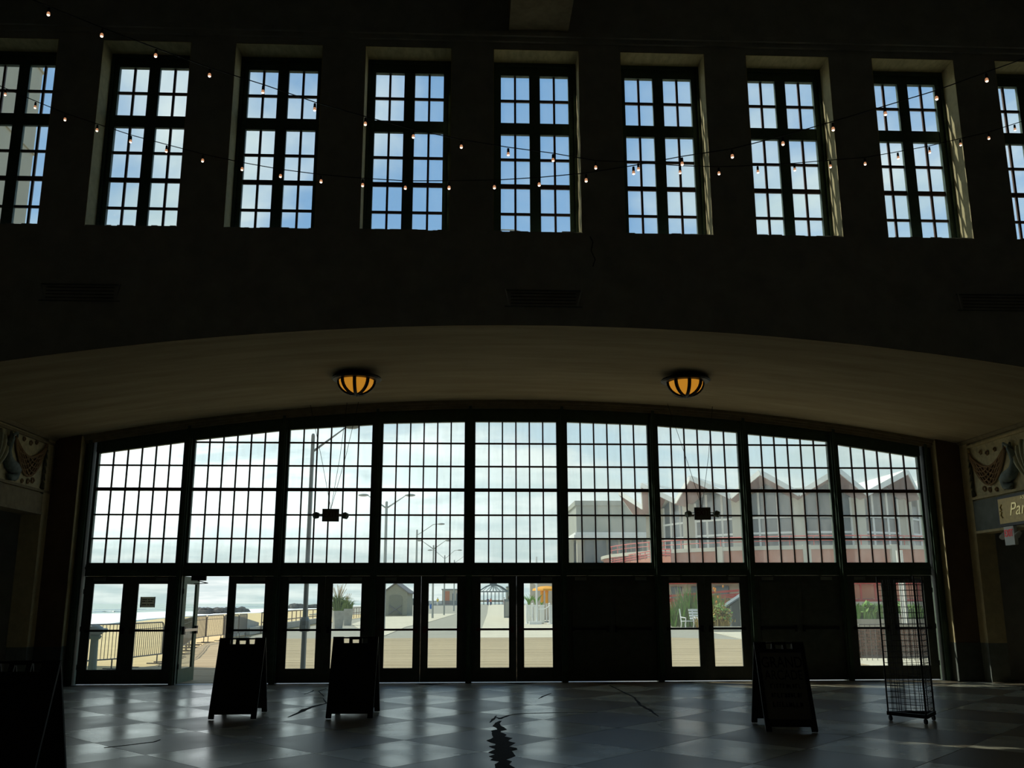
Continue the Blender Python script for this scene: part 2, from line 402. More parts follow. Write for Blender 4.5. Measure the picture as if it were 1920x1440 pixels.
for k, c in enumerate(UWC):   # painted plaster lining of each opening
    for s in (-1, 1):
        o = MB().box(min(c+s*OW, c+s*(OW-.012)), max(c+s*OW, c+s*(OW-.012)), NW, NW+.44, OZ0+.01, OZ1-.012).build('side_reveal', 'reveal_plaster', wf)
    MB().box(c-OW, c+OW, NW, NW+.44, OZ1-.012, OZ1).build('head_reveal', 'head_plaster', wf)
tr = MB().box(HX0, HX1, NW-.10, NW, 10.98, 11.07).box(HX0, HX1, NW-.05, NW, 10.90, 10.98).build('trim_1', 'dark_plaster', None, kind='structure', label='thin dark moulding above the upper windows', category='moulding')

# upper windows
GY = NW+.45
def upper_window(n, c):
    o = thing('window_%d' % (n+9), (c, GY, OZ0), 0, '%s tall window from the left in the upper row' % ORD[n], 'window', 'upper windows', 'structure')
    H = OZ1-OZ0; z = lambda v: v-OZ0
    f = MB()
    f.box(-OW, -.585, -.01, .07, 0, H).box(.585, OW, -.01, .07, 0, H).box(-.585, .585, -.01, .07, z(10.545), H).box(-.585, .585, 0, .07, 0, z(7.52))
    f.build('frame', 'frame_green', o)
    f = MB().box(-OW, -OW+.06, -.05, -.01, 0, H).box(OW-.06, OW, -.05, -.01, 0, H).box(-OW+.06, OW-.06, -.05, -.01, H-.07, H); f.build('bead', 'frame_green', o)
    MB().box(-.092, .092, .0, .065, z(7.52), z(10.545)).build('mullion', 'frame_green', o)
    MB().box(-.585, -.092, 0.002, .063, z(9.435), z(9.648)).box(.092, .585, .002, .063, z(9.435), z(9.648)).build('rail', 'frame_green', o)
    hb = [(10.057, 10.10), (8.955, 8.997), (8.445, 8.523), (7.962, 8.003)]
    for s in (-1, 1):
        v = MB().box(s*.3385-.018, s*.3385+.018, .02, .06, z(7.52), z(9.435)).box(s*.3385-.018, s*.3385+.018, .02, .06, z(9.648), z(10.545)).build('muntin', 'muntin_brown', o)
        x0, x1 = sorted((s*.092, s*.585))
        for a, b_ in hb: MB().box(x0, x1, .022, .058, z(a), z(b_)).build('muntin', 'muntin_brown', o)
    rows = [(10.10, 10.545), (9.648, 10.057), (8.997, 9.435), (8.523, 8.955), (8.003, 8.445), (7.52, 7.962)]
    for x0, x1 in ((-.585, -.3565), (-.3205, -.092), (.092, .3205), (.3565, .585)):
        for a, b_ in rows: MB().box(x0, x1, .037, .042, z(a), z(b_)).build('pane', 'upper_glass', o)
    return o
def copy_tree(o, parent=None):
    c = o.copy(); C.objects.link(c); c.parent = parent
    for ch in o.children: copy_tree(ch, c)
    return c
uw0 = upper_window(1, UWC[0])
for n in range(2, 10):
    c = copy_tree(uw0); c.name = 'window_%d' % (n+9); c.location.x = UWC[n-1]; c['label'] = '%s tall window from the left in the upper row' % ORD[n]
for k, c in enumerate(UWC):   # broken plaster ledge at the foot of each opening
    bb = MB(); x = c-OW
    while x < c+OW-.02:
        w = random.uniform(.06, .2); w = min(w, c+OW-x); bb.box(x, x+w, NW+.02, NW+.43, OZ0-.002, OZ0+.012+random.uniform(0, .02)); x += w
    bb.build('sill', 'dark_plaster', wf)

# vault soffit
b = MB(); n = 48; xs = [XL-.5 + (XR-XL+1.0)*k/n for k in range(n+1)]
for a, c in zip(xs, xs[1:]):
    b.prism([(a, arch(a)), (c, arch(c)), (c, arch(c)+.5), (a, arch(a)+.5)], 'y', NW+WT, D+.55)
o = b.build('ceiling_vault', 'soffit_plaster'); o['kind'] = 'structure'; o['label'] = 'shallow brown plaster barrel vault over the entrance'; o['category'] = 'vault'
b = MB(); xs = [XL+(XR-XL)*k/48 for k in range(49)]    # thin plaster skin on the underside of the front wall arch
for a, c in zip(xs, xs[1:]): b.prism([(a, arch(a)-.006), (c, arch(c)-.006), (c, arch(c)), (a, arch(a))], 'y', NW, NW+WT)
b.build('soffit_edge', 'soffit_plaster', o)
# moulding along the back edge of the vault
for k, (dz0, dz1, dy) in enumerate(((.0, .06, .16), (.055, .11, .11), (.11, .165, .06))):
    b = MB(); xs = [XL+.5+(XR-XL-1.0)*i/40 for i in range(41)]
    for a, c in zip(xs, xs[1:]): b.prism([(a, arch(a)-dz1), (c, arch(c)-dz1), (c, arch(c)-dz0), (a, arch(a)-dz0)], 'y', D-.06-dy, D-.06)
    o = b.build('trim_%d' % (k+2), 'cornice_plaster'); o['kind'] = 'structure'; o['category'] = 'moulding'
    o['label'] = ['outermost', 'middle', 'innermost'][k]+' arched moulding strip above the entrance glazing'

# ------------------------------------------------------------------ entrance wall: posts, transoms, head
ent = thing('wall_entrance', (0, 0, 0), 0, 'dark green timber frame of the entrance with posts and transom', 'wall', kind='structure')
X0, X1 = bayc(1)-1.10, bayc(9)+1.10
GT = [(4.722,4.972),(5.02,5.227),(5.252,5.373),(5.404,5.45),(5.452,5.456),(5.458,5.403),(5.381,5.248),(5.213,5.056),(4.986,4.72)]
for i in range(10):
    x = bayc(i)+.998 if 0 < i < 9 else (X0+.06 if i == 0 else X1-.06)
    h = arch(x)-.02
    MB().box(x-.062, x+.062, D-.10, D+.16, 0, h).box(x-.03, x+.03, D-.14, D-.10, 0, h).build('post', 'frame_green', ent)
for i in range(1, 10):
    c = bayc(i)
    MB().box(c-.94, c+.94, D-.04, D+.12, 2.158, 2.395).box(c-.94, c+.94, D-.07, D-.04, 2.30, 2.345).build('transom', 'frame_green', ent)
    a, d = GT[i-1]; xl, xr = c-.94, c+.94; sl = (d-a)/1.76
    MB().prism([(xl, a+sl*(-.06)+.03), (xr, a+sl*1.82+.03), (xr, arch(xr)), (c, arch(c)), (xl, arch(xl))], 'y', D-.05, D+.12).build('head_board', 'frame_green', ent)
for s, x in ((-1, X0), (1, X1)):
    xe = CX+s*9.17
    MB().box(min(x, xe), max(x, xe), D-.05, D+.3, 0, arch(xe)+.02).build('side_jamb', 'frame_green', ent)

ZR = [2.429, 2.931, 3.428, 3.965, 4.473, 4.975]
def arch_window(n):
    c = bayc(n); a, d = GT[n-1]; w = .88
    o = thing('window_%d' % n, (c, D, 2.395), 0, '%s arched-top multi-pane window from the left above the doors' % ORD[n], 'window', 'windows above the doors', 'structure')
    zt = lambda x: a+(d-a)*(x+w)/(2*w); b0 = 2.395
    f = MB()
    f.box(-.936, -w, -.03, .08, 0, zt(-w)+.03-b0).box(w, .936, -.03, .08, 0, zt(w)+.03-b0).box(-w, w, -.03, .08, 0, .034)
    f.prism([(-w, zt(-w)-b0), (w, zt(w)-b0), (w, zt(w)+.035-b0), (-w, zt(-w)+.035-b0)], 'y', -.03, .08)
    f.build('frame', 'frame_green', o)
    cols = [-w+2*w*k/6 for k in range(7)]
    for k in range(1, 6):
        x = cols[k]; MB().box(x-.0145, x+.0145, .0, .04, .034, zt(x)-b0).build('muntin', 'muntin_brown', o)
    for r, zc in enumerate(ZR[1:]):
        hw = .036 if r == 2 else .017
        xa, xb = -w, w
        if zc > zt(-w)-.02: xa = -w+(zc+.02-zt(-w))/max(1e-6, (d-a))*2*w
        if zc > zt(w)-.02: xb = -w+(zt(-w)-zc-.02)/max(1e-6, (a-d))*2*w
        if xb-xa > .1: MB().box(xa, xb, .002, .042, zc-hw-b0, zc+hw-b0).build('muntin', 'muntin_brown', o)
    for k in range(6):
        x0, x1 = cols[k]+(.0145 if k else 0), cols[k+1]-(.0145 if k < 5 else 0)
        for r in range(6):
            z0 = ZR[r]+(0 if r == 0 else (.036 if r == 3 else .017))
            z1 = ZR[r+1]-(.036 if r == 2 else .017) if r < 5 else 99
            za, zb = min(z1, zt(x0)), min(z1, zt(x1))
            if max(za, zb) <= z0+.01: continue
            za, zb = max(za, z0+.001), max(zb, z0+.001)
            MB().prism([(x0, z0-b0), (x1, z0-b0), (x1, zb-b0), (x0, za-b0)], 'y', .018, .023).build('pane', 'window_glass', o)
for n in range(1, 10): arch_window(n)

# doors: two leaves a bay
def leaf(mode, side):
    """leaf in local space: hinge at x=0, spans to x=+W (side=1) or -W (side=-1)"""
    W = .9355; s = side; parts = []
    g0, g1 = .185, .780            # glazing measured from the hinge
    q = lambda a, b_: (min(s*a, s*b_), max(s*a, s*b_))
    m_ = 'door_green' if mode == 'open' else 'door_dark'
    b = MB()
    if mode == 'solid':
        b.box(*q(0, W), -.022, .022, .02, 2.155)
        parts.append(('leaf_panel', b, m_))
        parts.append(('cover_board', MB().box(*q(.12, .85), -.034, -.022, .25, 2.03), 'door_dark'))
    else:
        b.box(*q(0, g0), -.022, .022, .02, 2.155).box(*q(g1, W), -.022, .022, .02, 2.155)
        b.box(*q(g0, g1), -.022, .022, .02, .299).box(*q(g0, g1), -.022, .022, 2.0, 2.155)
        parts.append(('leaf_frame', b, m_))
        parts.append(('pane', MB().box(*q(g0, g1), -.004, .002, .299, 2.0), 'door_glass'))
    return parts
def make_door(n, bay, s, mode, label, ang=0.):
    c = bayc(bay); hx = c+s*.937
    o = thing('door_%d' % n, (hx, D+.02, 0), ang, label, 'door', None, 'structure')
    side = -s
    for nm, b, m_ in leaf(mode, side): b.build(nm, m_, o)
    q = lambda a, b_: (min(side*a, side*b_), max(side*a, side*b_))
    if mode == 'open':
        pb = MB().box(*q(.10, .86), -.075, -.045, 1.035, 1.09).build('push_bar', 'steel', o)
        MB().box(*q(.06, .14), -.07, -.022, .98, 1.14).box(*q(.80, .88), -.07, -.022, .98, 1.14).build('bar_bracket', 'dark_metal', o)
    else:
        b = MB().box(*q(.10, .86), -.075, -.045, 1.045, 1.087).box(*q(.10, .16), -.046, -.022, 1.03, 1.10).box(*q(.82, .88), -.046, -.022, 1.0, 1.13)
        b.build('push_bar', 'oxblood_metal' if bay in (4, 5) else 'dark_metal', o)
    if mode != 'open':
        cl = MB().box(*q(.18, .42), -.06, -.022, 2.06, 2.13).build('door_closer', 'grey_paint', o)
        MB().bar((side*.30, -.05, 2.135), (side*.46, -.03, 2.155), .018, .012).build('closer_arm', 'dark_metal', cl)
    b = MB()
    for z in (.35, 1.1, 1.85): b.tube([(side*-.003, -.026, z-.05), (side*-.003, -.026, z+.05)], .009, 6)
    b.build('hinge', 'dark_metal', o)
    return o
k = 0
for bay in range(1, 10):
    for s in (-1, 1):
        k += 1; mode = 'solid' if bay in (6, 8) else 'glazed'
        sd_ = 'left' if s < 0 else 'right'
        lab = '%s leaf of the %s pair of doors, %s' % (sd_, ORD[bay], 'solid and unglazed' if mode == 'solid' else 'glazed and closed')
        ang = 0.
        if bay == 2 and s < 0: mode, ang, lab = 'open', R(86), 'green glazed door leaf standing open onto the boardwalk'
        d_ = make_door(k, bay, s, mode, lab, ang)
# closer arm over the open doorway
cl = thing('door_closer', (bayc(2)-.62, D-.05, 2.10), 0, 'dark door closer box above the open doorway', 'door closer')
MB().box(-.13, .17, -.03, .03, -.035, .062).build('body', 'dark_metal', cl)
MB().bar((0, 0, -.04), (.20, .03, -.085), .016).bar((.20, .03, -.085), (-.1, .10, -.10), .016).build('arm', 'dark_metal', cl)
th = MB().box(X0, X1, D-.12, D+.22, -.012, .004).build('trim_5', 'galvanised', None, kind='structure', label='worn metal threshold under the doors', category='threshold')

# paper notice on the glass of the second leaf
nt_ = thing('paper_notice', (*onY(277, 1129, D-.02)[:2], onY(277, 1129, D-.02).z), 0, 'small grey paper notice taped to the second door pane', 'notice')
MB().box(-.15, .15, -.0, .003, -.105, .105).build('sheet', 'paper', nt_)
for xa in (-.152, .135): MB().box(xa, xa+.017, -.004, 0, -.107, .107).build('tape', 'dark_metal', nt_)
for r, (z, ws) in enumerate(((.052, (.10, .04, .06)), (.012, (.07, .02, .09)), (-.052, (.09, .04, .08)))):
    x = -.115; b = MB()
    for w in ws:
        b.box(x, x+w, -.003, 0, z-.008, z+.008); x += w+.015
    b.build('writing', 'black_ink', nt_)

# ------------------------------------------------------------------ side walls of the entrance bay, friezes
def side_bay(s, nm, opz, beamz):
    XW = XR if s > 0 else XL
    xin = CX+s*9.17
    lab = 'right' if s > 0 else 'left'
    w = thing('wall_%s_entrance' % nm, (0, 0, 0), 0, 'stepped pier and beam wall at the %s of the entrance' % lab, 'wall', kind='structure')
    q = lambda a, b_: (min(a, b_), max(a, b_))
    # step pier: unlit hall face coloured darker than its pale sunlit side strips
    MB().box(*q(xin, XW+s*.4), D-.29, D+.3, .77, arch(XW)+.1).build('pier', 'pier_shade_paint', w)
    MB().box(*q(xin-s*.012, xin), D-.28, D-.05, .77, arch(xin)-.02).build('pale_strip', 'strip_paint', w)
    MB().box(*q(xin-s*.016, XW+s*.4), D-.294, D+.3, 0, .77).build('wainscot', 'grey_paint', w)
    MB().box(*q(xin-s*.010, XW-s*.0), D-.300, D-.294, 0, .77).build('wainscot_face', 'wainscot_paint', w)
    MB().box(*q(XW, XW+s*.4), D-.60, D-.29, .77, arch(XW)).build('pier', 'strip_paint', w)
    MB().box(*q(XW, XW+s*.4), D-.60, D-.295, 0, .77).build('wainscot', 'grey_paint', w)
    MB().box(*q(XW, XW+s*.4), NW+WT, NW+WT+.4, 0, arch(XW)).build('pier', 'strip_paint', w)
    ya, yb = NW+WT+.4, D-.60
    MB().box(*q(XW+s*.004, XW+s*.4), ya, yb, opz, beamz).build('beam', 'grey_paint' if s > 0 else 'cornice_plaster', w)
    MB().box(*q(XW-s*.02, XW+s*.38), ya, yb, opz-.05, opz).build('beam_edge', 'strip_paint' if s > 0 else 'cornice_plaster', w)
    MB().box(*q(XW+s*.06, XW+s*.4), ya, yb, beamz, 5.02).build('frieze_backing', 'relief_ground', w)
    # cornice under the vault
    b = MB()
    zc = arch(XW)
    b.prism([(XW+s*.1, 4.92), (XW, 4.92), (XW-s*.06, 4.97), (XW-s*.06, 5.02), (XW-s*.16, 5.06), (XW-s*.16, 5.11), (XW-s*.26, 5.16), (XW-s*.26, arch(XW-s*.26)+.02), (XW+s*.1, arch(XW)+.1)], 'y', NW+WT, D-.29)
    b.build('cornice', 'cornice_plaster', w)
    # dark shop room behind the opening
    b = MB()
    b.box(*q(XW+s*3.4, XW+s*3.6), NW+.62, D+.1, 0, 4.2).box(*q(XW+s*.4, XW+s*3.4), D-.1, D+.1, 0, 4.2).box(*q(XW+s*.4, XW+s*3.4), NW+WT, NW+WT+.1, 0, 4.2)
    b.box(*q(XW+s*.35, XW+s*3.6), NW+.62, D+.1, 3.9, 4.2)
    o = b.build('wall_%s_shop' % nm, 'dark_plaster'); o['kind'] = 'structure'; o['category'] = 'wall'; o['label'] = 'dark shop recess behind the %s opening' % lab
    f = MB().box(*q(XW+s*.0, XW+s*3.4), NW+WT, D-.1, -.011, -.003).build('shop_floor', 'terrazzo_dark', fl)
    # relief panel
    y0, y1, z0, z1 = yb+.28, ya+.1, beamz+.03, 4.87
    r = thing('relief_panel', (XW, 17.7, z0), 0, 'painted sea-life relief panel on the %s side wall' % lab, 'relief')
    def P(u, z, out): return (s*(.055-out), u, z)        # u along the wall from the shell in the middle
    H = z1-z0; ul = 2.5
    b = MB()
    bx = lambda u0, u1, za, zb, o0, o1: b.box(*q(s*(.055-o0), s*(.055-o1)), u0, u1, za, zb)
    bx(-ul, ul, 0, .05, 0, .06); bx(-ul, ul, H-.05, H, 0, .06); bx(-ul, -ul+.06, 0, H, 0, .06); bx(ul-.06, ul, 0, H, 0, .06)
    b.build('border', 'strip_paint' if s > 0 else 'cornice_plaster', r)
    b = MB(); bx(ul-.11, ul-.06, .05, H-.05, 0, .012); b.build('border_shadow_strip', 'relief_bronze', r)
    # scallop shell: ribs fanned out, lower rank
    for t in range(-3, 4):
        a = R(13*t); b = MB(); pts = []; rr = []
        for v in range(7):
            f = v/6; L_ = .22+.80*f - abs(t)*.03*f
            pts.append(P(sin(a)*L_*.85, .02+cos(a)*L_*.98, .03+.05*sin(pi*min(1, f*1.05)))); rr.append(.018+.050*f if f < .9 else .035)
        b.tube(pts, rr, 8); b.build('shell_rib', 'relief_shell', r, smooth=True)
    for e in (-1, 1):
        # fish with curled tail beside the shell
        pts = [(.56, .98), (.62, .86), (.52, .74), (.46, .60), (.50, .46), (.62, .36), (.76, .32), (.86, .26), (.84, .15), (.72, .12), (.62, .17)]
        rr = [.02, .055, .075, .085, .10, .12, .135, .13, .10, .06, .03]
        MB().tube([P(e*u, z, .05) for u, z in pts], rr, 10).build('fish', 'relief_fish', r, smooth=True)
        MB().tube([P(e*.55, .9, .09), P(e*.72, .98, .09), P(e*.80, .90, .07)], [.03, .03, .01], 6).build('fin', 'relief_fish', r)
        # net swag: a knotted lattice
        up = lambda f: .92-.30*sin(pi*f)**1.0; lo = lambda f: .86-.62*sin(pi*min(1, max(0, f)))**.8
        b = MB(); NU, NV = 14, 7
        g = lambda i, j: (e*(.80+1.35*i/NU), lo(i/NU)+(up(i/NU)-lo(i/NU))*j/NV)
        for i in range(NU):
            for j in range(NV):
                if (i+j) % 2 == 0:
                    b.bar(P(*g(i, j), .03), P(*g(i+1, j+1), .03), .022)
                else:
                    b.bar(P(*g(i+1, j), .034), P(*g(i, j+1), .034), .022)
        b.tube([P(*g(i, 0), .03) for i in range(NU+1)], .02, 6); b.tube([P(*g(i, NV), .03) for i in range(NU+1)], .022, 6)
        b.build('net', 'relief_net', r)
        b = MB()
        for i in range(NU): b.add([P(*g(i, 0), .008), P(*g(i+1, 0), .008), P(*g(i+1, NV), .008), P(*g(i, NV), .008), P(*g(i, 0), .002), P(*g(i+1, 0), .002), P(*g(i+1, NV), .002), P(*g(i, NV), .002)], [(0,1,2,3),(7,6,5,4)])
        b.build('net_backing', 'relief_net', r)
        # hanging tassel of rope
        b = MB()
        for t in range(3):
            b.tube([P(e*(2.19+.035*sin(z*14+t*2.1)), .88-z, .03+.015*cos(z*14+t*2.1)) for z in [v*.06 for v in range(13)]], .018, 6)
        b.tube([P(e*2.19, .20, .03), P(e*2.15, .08, .03)], [.03, .05], 6)
        b.build('tassel', 'relief_bronze', r)
        b = MB(); b.tube([P(e*(2.19+.06*cos(t*pi/5)), .93+.06*sin(t*pi/5), .03) for t in range(11)], .02, 6); b.build('ring', 'relief_net', r)
        # small weed scrolls
        b = MB()
        for (uc, zc_, rad) in ((1.75, .18, .07), (1.55, .14, .06), (1.30, .12, .05), (1.0, .12, .05), (1.2, .93, .05), (1.5, .90, .06), (1.75, .95, .05)):
            b.tube([P(e*(uc+rad*cos(t*.6)*(1-t*.05)), zc_+rad*sin(t*.6)*(1-t*.05), .012) for t in range(11)], .014, 5)
        b.build('weed_scrolls', 'relief_net', r, kind='stuff')
side_bay(1, 'right', 3.05, 3.68); side_bay(-1, 'left', 3.42, 3.79)

# gilt theatre board on the right beam
gb = thing('theatre_board', (XR-.01, 17.45, 3.36), 0, 'gilt board lettered Paramount fixed to the grey right beam', 'sign')
MB().box(-.05, .0, -1.42, 1.42, -.30, .30).build('frame', 'black_plastic', gb)
MB().box(-.058, -.05, -1.36, 1.36, -.245, .245).build('board', 'gold_board', gb)
rx = (R(90), 0, R(-90))
text('Paramount', .36, 'gold_leaf', gb, (-.062, 0.05, .0), rx, shear=.3, sx=1.18)
text('ASBURY', .10, 'gold_leaf', gb, (-.062, .32, .20), rx, sx=1.3); text('PARK', .10, 'gold_leaf', gb, (-.062, -.28, .20), rx, sx=1.3)
text('THEATRE', .10, 'gold_leaf', gb, (-.062, -.05, -.19), rx, sx=1.3)
b = MB()
b.tube([(-.062, 1.24, .13), (-.062, 1.29, .08), (-.062, 1.25, .02), (-.062, 1.31, 0), (-.062, 1.25, -.02), (-.062, 1.29, -.08), (-.062, 1.24, -.13)], .014, 6)
b.build('scroll_ornament', 'gold_leaf', gb)

def lamp_head(o, x, y, z, ang, mt='white_box'):
    b = MB(); dx, dy = sin(ang), -cos(ang)
    b.tube([(x, y, z), (x+dx*.03, y+dy*.03, z-.01), (x+dx*.10, y+dy*.10, z-.05)], [.03, .062, .062], 10)
    b.build('lamp_head', mt, o)
# exit box under the right beam
ex = thing('exit_sign', (XR-.10, 18.42, 2.80), 0, 'white exit box with twin lamps under the right beam', 'exit sign')
MB().box(-.035, .035, -.17, .17, -.05, .24).build('housing', 'white_box', ex)
MB().box(-.035, .035, -.17, .17, -.12, -.05).build('battery_box', 'white_box', ex)
MB().box(-.038, -.035, -.145, .145, .0, .215).build('face', 'white_box', ex)
text('EXIT', .20, 'exit_red', ex, (-.042, 0, .105), rx, sx=.72)
MB().bar((0, 0, .24), (0.1, 0, .24), .03).build('bracket', 'dark_metal', ex)
for s in (-1, 1):
    b = MB().tube([(0, s*.17, .08), (0, s*.22, .08)], .012, 6); b.build('lamp_arm', 'white_box', ex)
    MB().tube([(0.03, s*.30, .12), (-.02, s*.27, .06), (-.04, s*.255, .035)], [.035, .055, .055], 10).build('lamp_head', 'white_box', ex)

# two emergency exit signs hanging in front of the glazing
def hang_exit(px, py, label, wires, tilt, heads, gs):
    p = onY(px, py, 19.4)
    o = thing('exit_sign', p, tilt, label, 'exit sign', 'hanging exit signs with twin emergency lamps')
    w, h = .165, .125
    hb = MB().box(-w, w, -.03, .03, -h, h).build('housing', 'black_plastic', o)
    MB().box(-w+.015, w-.015, -.034, -.03, -h+.015, h-.015).build('face', 'sign_face', o)
    text('EXIT', .17, 'exit_dim', o, (0, -.036, .01), (R(90), 0, 0), sx=.78, ext=.002)
    for s in (-1, 1):
        hz = heads[0] if s < 0 else heads[1]
        MB().tube([(s*w, 0, hz+.02), (s*(w+.10), 0, hz+.02)], .008, 5).tube([(s*w, 0, hz-.02), (s*(w+.08), 0, hz-.02)], .008, 5).build('lamp_arm', 'steel', o)
        lp = MB().tube([(s*(w+.07), .01, hz+.03), (s*(w+.10), -.01, hz), (s*(w+.17), -.04, hz-.025)], [.03, .07, .058], 12).build('lamp_head', 'grey_paint' if gs else 'post_green', o)
    for x, y in wires:
        q = onY(x, y, 19.9); dq = (q-p).normalized(); q = q+dq*((arch(q.x)-.005-q.z)/dq.z)
        e = q-p; cs, sn = cos(-tilt), sin(-tilt); e = Vector((e.x*cs-e.y*sn, e.x*sn+e.y*cs, e.z))
        mid = Vector((0, 0, h)).lerp(e, .5)+Vector((.02, 0, -.03))
        MB().tube([(0, 0, h), mid, e], .005, 5).build('wire', 'dark_metal', o)
hang_exit(620, 966, 'dark hanging exit sign in front of the third window', [(590, 803), (645, 794), (663, 791)], R(3), (.0, -.0), True)
hang_exit(1317, 963, 'dark hanging exit sign in front of the seventh window', [(1262, 790), (1333, 792)], R(-3), (.0, .0), False)

# ------------------------------------------------------------------ bowl lamps under the vault
def bowl(x, y, label):
    z = arch(x)
    o = thing('ceiling_lamp', (x, y, z-.02), 0, label, 'ceiling lamp', 'amber bowl lamps under the vault')
    MB().lathe([(.0, 0), (.30, 0), (.45, -.05), (.47, -.085), (.44, -.11), (.33, -.115), (.30, -.10), (0, -.10)], 28).build('rim', 'dark_metal', o, smooth=False)
    prof = [(.325*cos(t*pi/2/7), -.115-.26*sin(t*pi/2/7)) for t in range(8)]
    NP = 8
    for k in range(NP):
        a0 = 2*pi*k/NP+.09; a1 = 2*pi*(k+1)/NP-.09
        MB().lathe(prof[:-1], 4, a0=a0+.0, a1=a1).build('amber_panel', 'amber_glass', o, smooth=True)
    for k in range(NP):
        a = 2*pi*k/NP
        MB().tube([(cos(a)*(r_+.006), sin(a)*(r_+.006), z_) for r_, z_ in prof], .036, 6).build('rib', 'dark_metal', o)
    MB().lathe([(.0, -.36), (.07, -.36), (.08, -.385), (.03, -.40), (.0, -.415)], 12).build('finial', 'dark_metal', o)
bowl(-2.115, 17.54, 'amber bowl ceiling lamp above the third and fourth bays')
bowl(4.10, 17.50, 'amber bowl ceiling lamp above the sixth and seventh bays')

# vents in the dark upper wall
def vent(cx, z, w, label):
    o = thing('wall_vent', (cx, NW, z), 0, label, 'vent', 'long vents in the dark upper wall')
    h = .14
    MB().box(-w, w, -.03, 0, h-.012, h).box(-w, w, -.02, 0, -h, -h+.012).build('frame', 'grey_paint', o)
    for s in (-1, 1):
        MB().add([(s*w, -.05, h), (s*(w-.02), -.05, h), (s*(w-.09), 0, -h), (s*(w-.07), 0, -h), (s*w, 0, h), (s*(w-.02), 0, h)], [(0,1,2,3),(4,5,2,3),(0,4,3),(1,5,2),(0,1,5,4)]).build('side_flange', 'steel', o)
    for k in range(4): MB().box(-w+.1, w-.1, -.018, 0, .08-k*.055, .087-k*.055).build('louvre', 'dark_metal', o)
vent(1.17, 6.34, .62, 'long wall vent directly below the middle upper window')
vent(8.55, 6.36, .62, 'long wall vent below the eighth upper window')
vent(-6.1, 6.35, .62, 'long wall vent below the second upper window')
cb_ = thing('loose_cable', (2.0, NW-.02, 7.0), 0, 'loose black cable hanging below the fifth upper window', 'cable')
MB().tube([(-.06, 0, .40), (-.02, -.02, .30), (-.05, -.02, .15), (.01, -.02, 0), (-.03, -.01, -.12)], .008, 5).build('cable_run', 'black_plastic', cb_)

# ------------------------------------------------------------------ string lights
def string(pts, A, B, label, hook):
    n = Vector((B[1]-A[1], -(B[0]-A[0]))); c = n.dot(Vector(A))
    o = thing('string_light', (0, 0, 0), 0, label, 'string lights')
    P3 = []
    for x, y in pts:
        d = ray(x, y); t = c/(n.x*d.x+n.y*d.y); P3.append(EYE+d*t)
    bmesh_ = None
    o.location = P3[0]
    L3 = [p-P3[0] for p in P3]
    cab = [p+Vector((0, 0, .085)) for p in L3]
    e0 = cab[0]+(cab[0]-cab[1])*3; e1 = cab[-1]+(cab[-1]-cab[-2])*(1.0)
    MB().tube([e0]+cab+[e1], .006, 5).build('cable', 'black_plastic', o)
    S = B_ = F_ = None
    for p in L3:
        if S is None:
            S = MB().lathe([(0, .08), (.016, .08), (.019, .03), (.019, .018), (0, .018)], 8).build('socket', 'black_plastic', o); S.location = p; S.scale = (.85,)*3
            B_ = MB().lathe([(.012, .022), (.020, .008), (.025, -.008), (.022, -.026), (.011, -.037), (0, -.039)], 10).build('bulb', 'bulb_glow', o, smooth=True); B_.location = p; B_.scale = (.78,)*3
            F_ = MB().ell((0, 0, -.022), .0225, .0225, .019, 8, 6).build('glowing_tip', 'filament', B_, smooth=True)
        else:
            linked('socket', S, o, p); q = linked('bulb', B_, o, p); linked('glowing_tip', F_, q)
string([(91,25),(191,65),(292,103),(393,140),(493,171),(590,204),(685,231),(775,255),(865,274),(953,288),(1037,299),(1117,313),(1197,316),(1275,322),(1348,324),(1421,321),(1490,317),(1557,311),(1622,306),(1684,295),(1743,284),(1801,270),(1854,258),(1903,242)], (-5, 9.5), (9.4, 13), 'bulb string sloping down from the upper left corner', 0)
string([(10,176),(66,200),(122,223),(182,243),(245,264),(312,282),(380,300),(454,316),(526,329),(602,339),(680,346),(760,351),(842,351),(927,350),(1011,345),(1099,337),(1188,323),(1279,306),(1373,292),(1468,268),(1562,241),(1660,212),(1756,183),(1850,149)], (-8, 13.2), (6, 9), 'bulb string sagging low and rising to the upper right', 0)

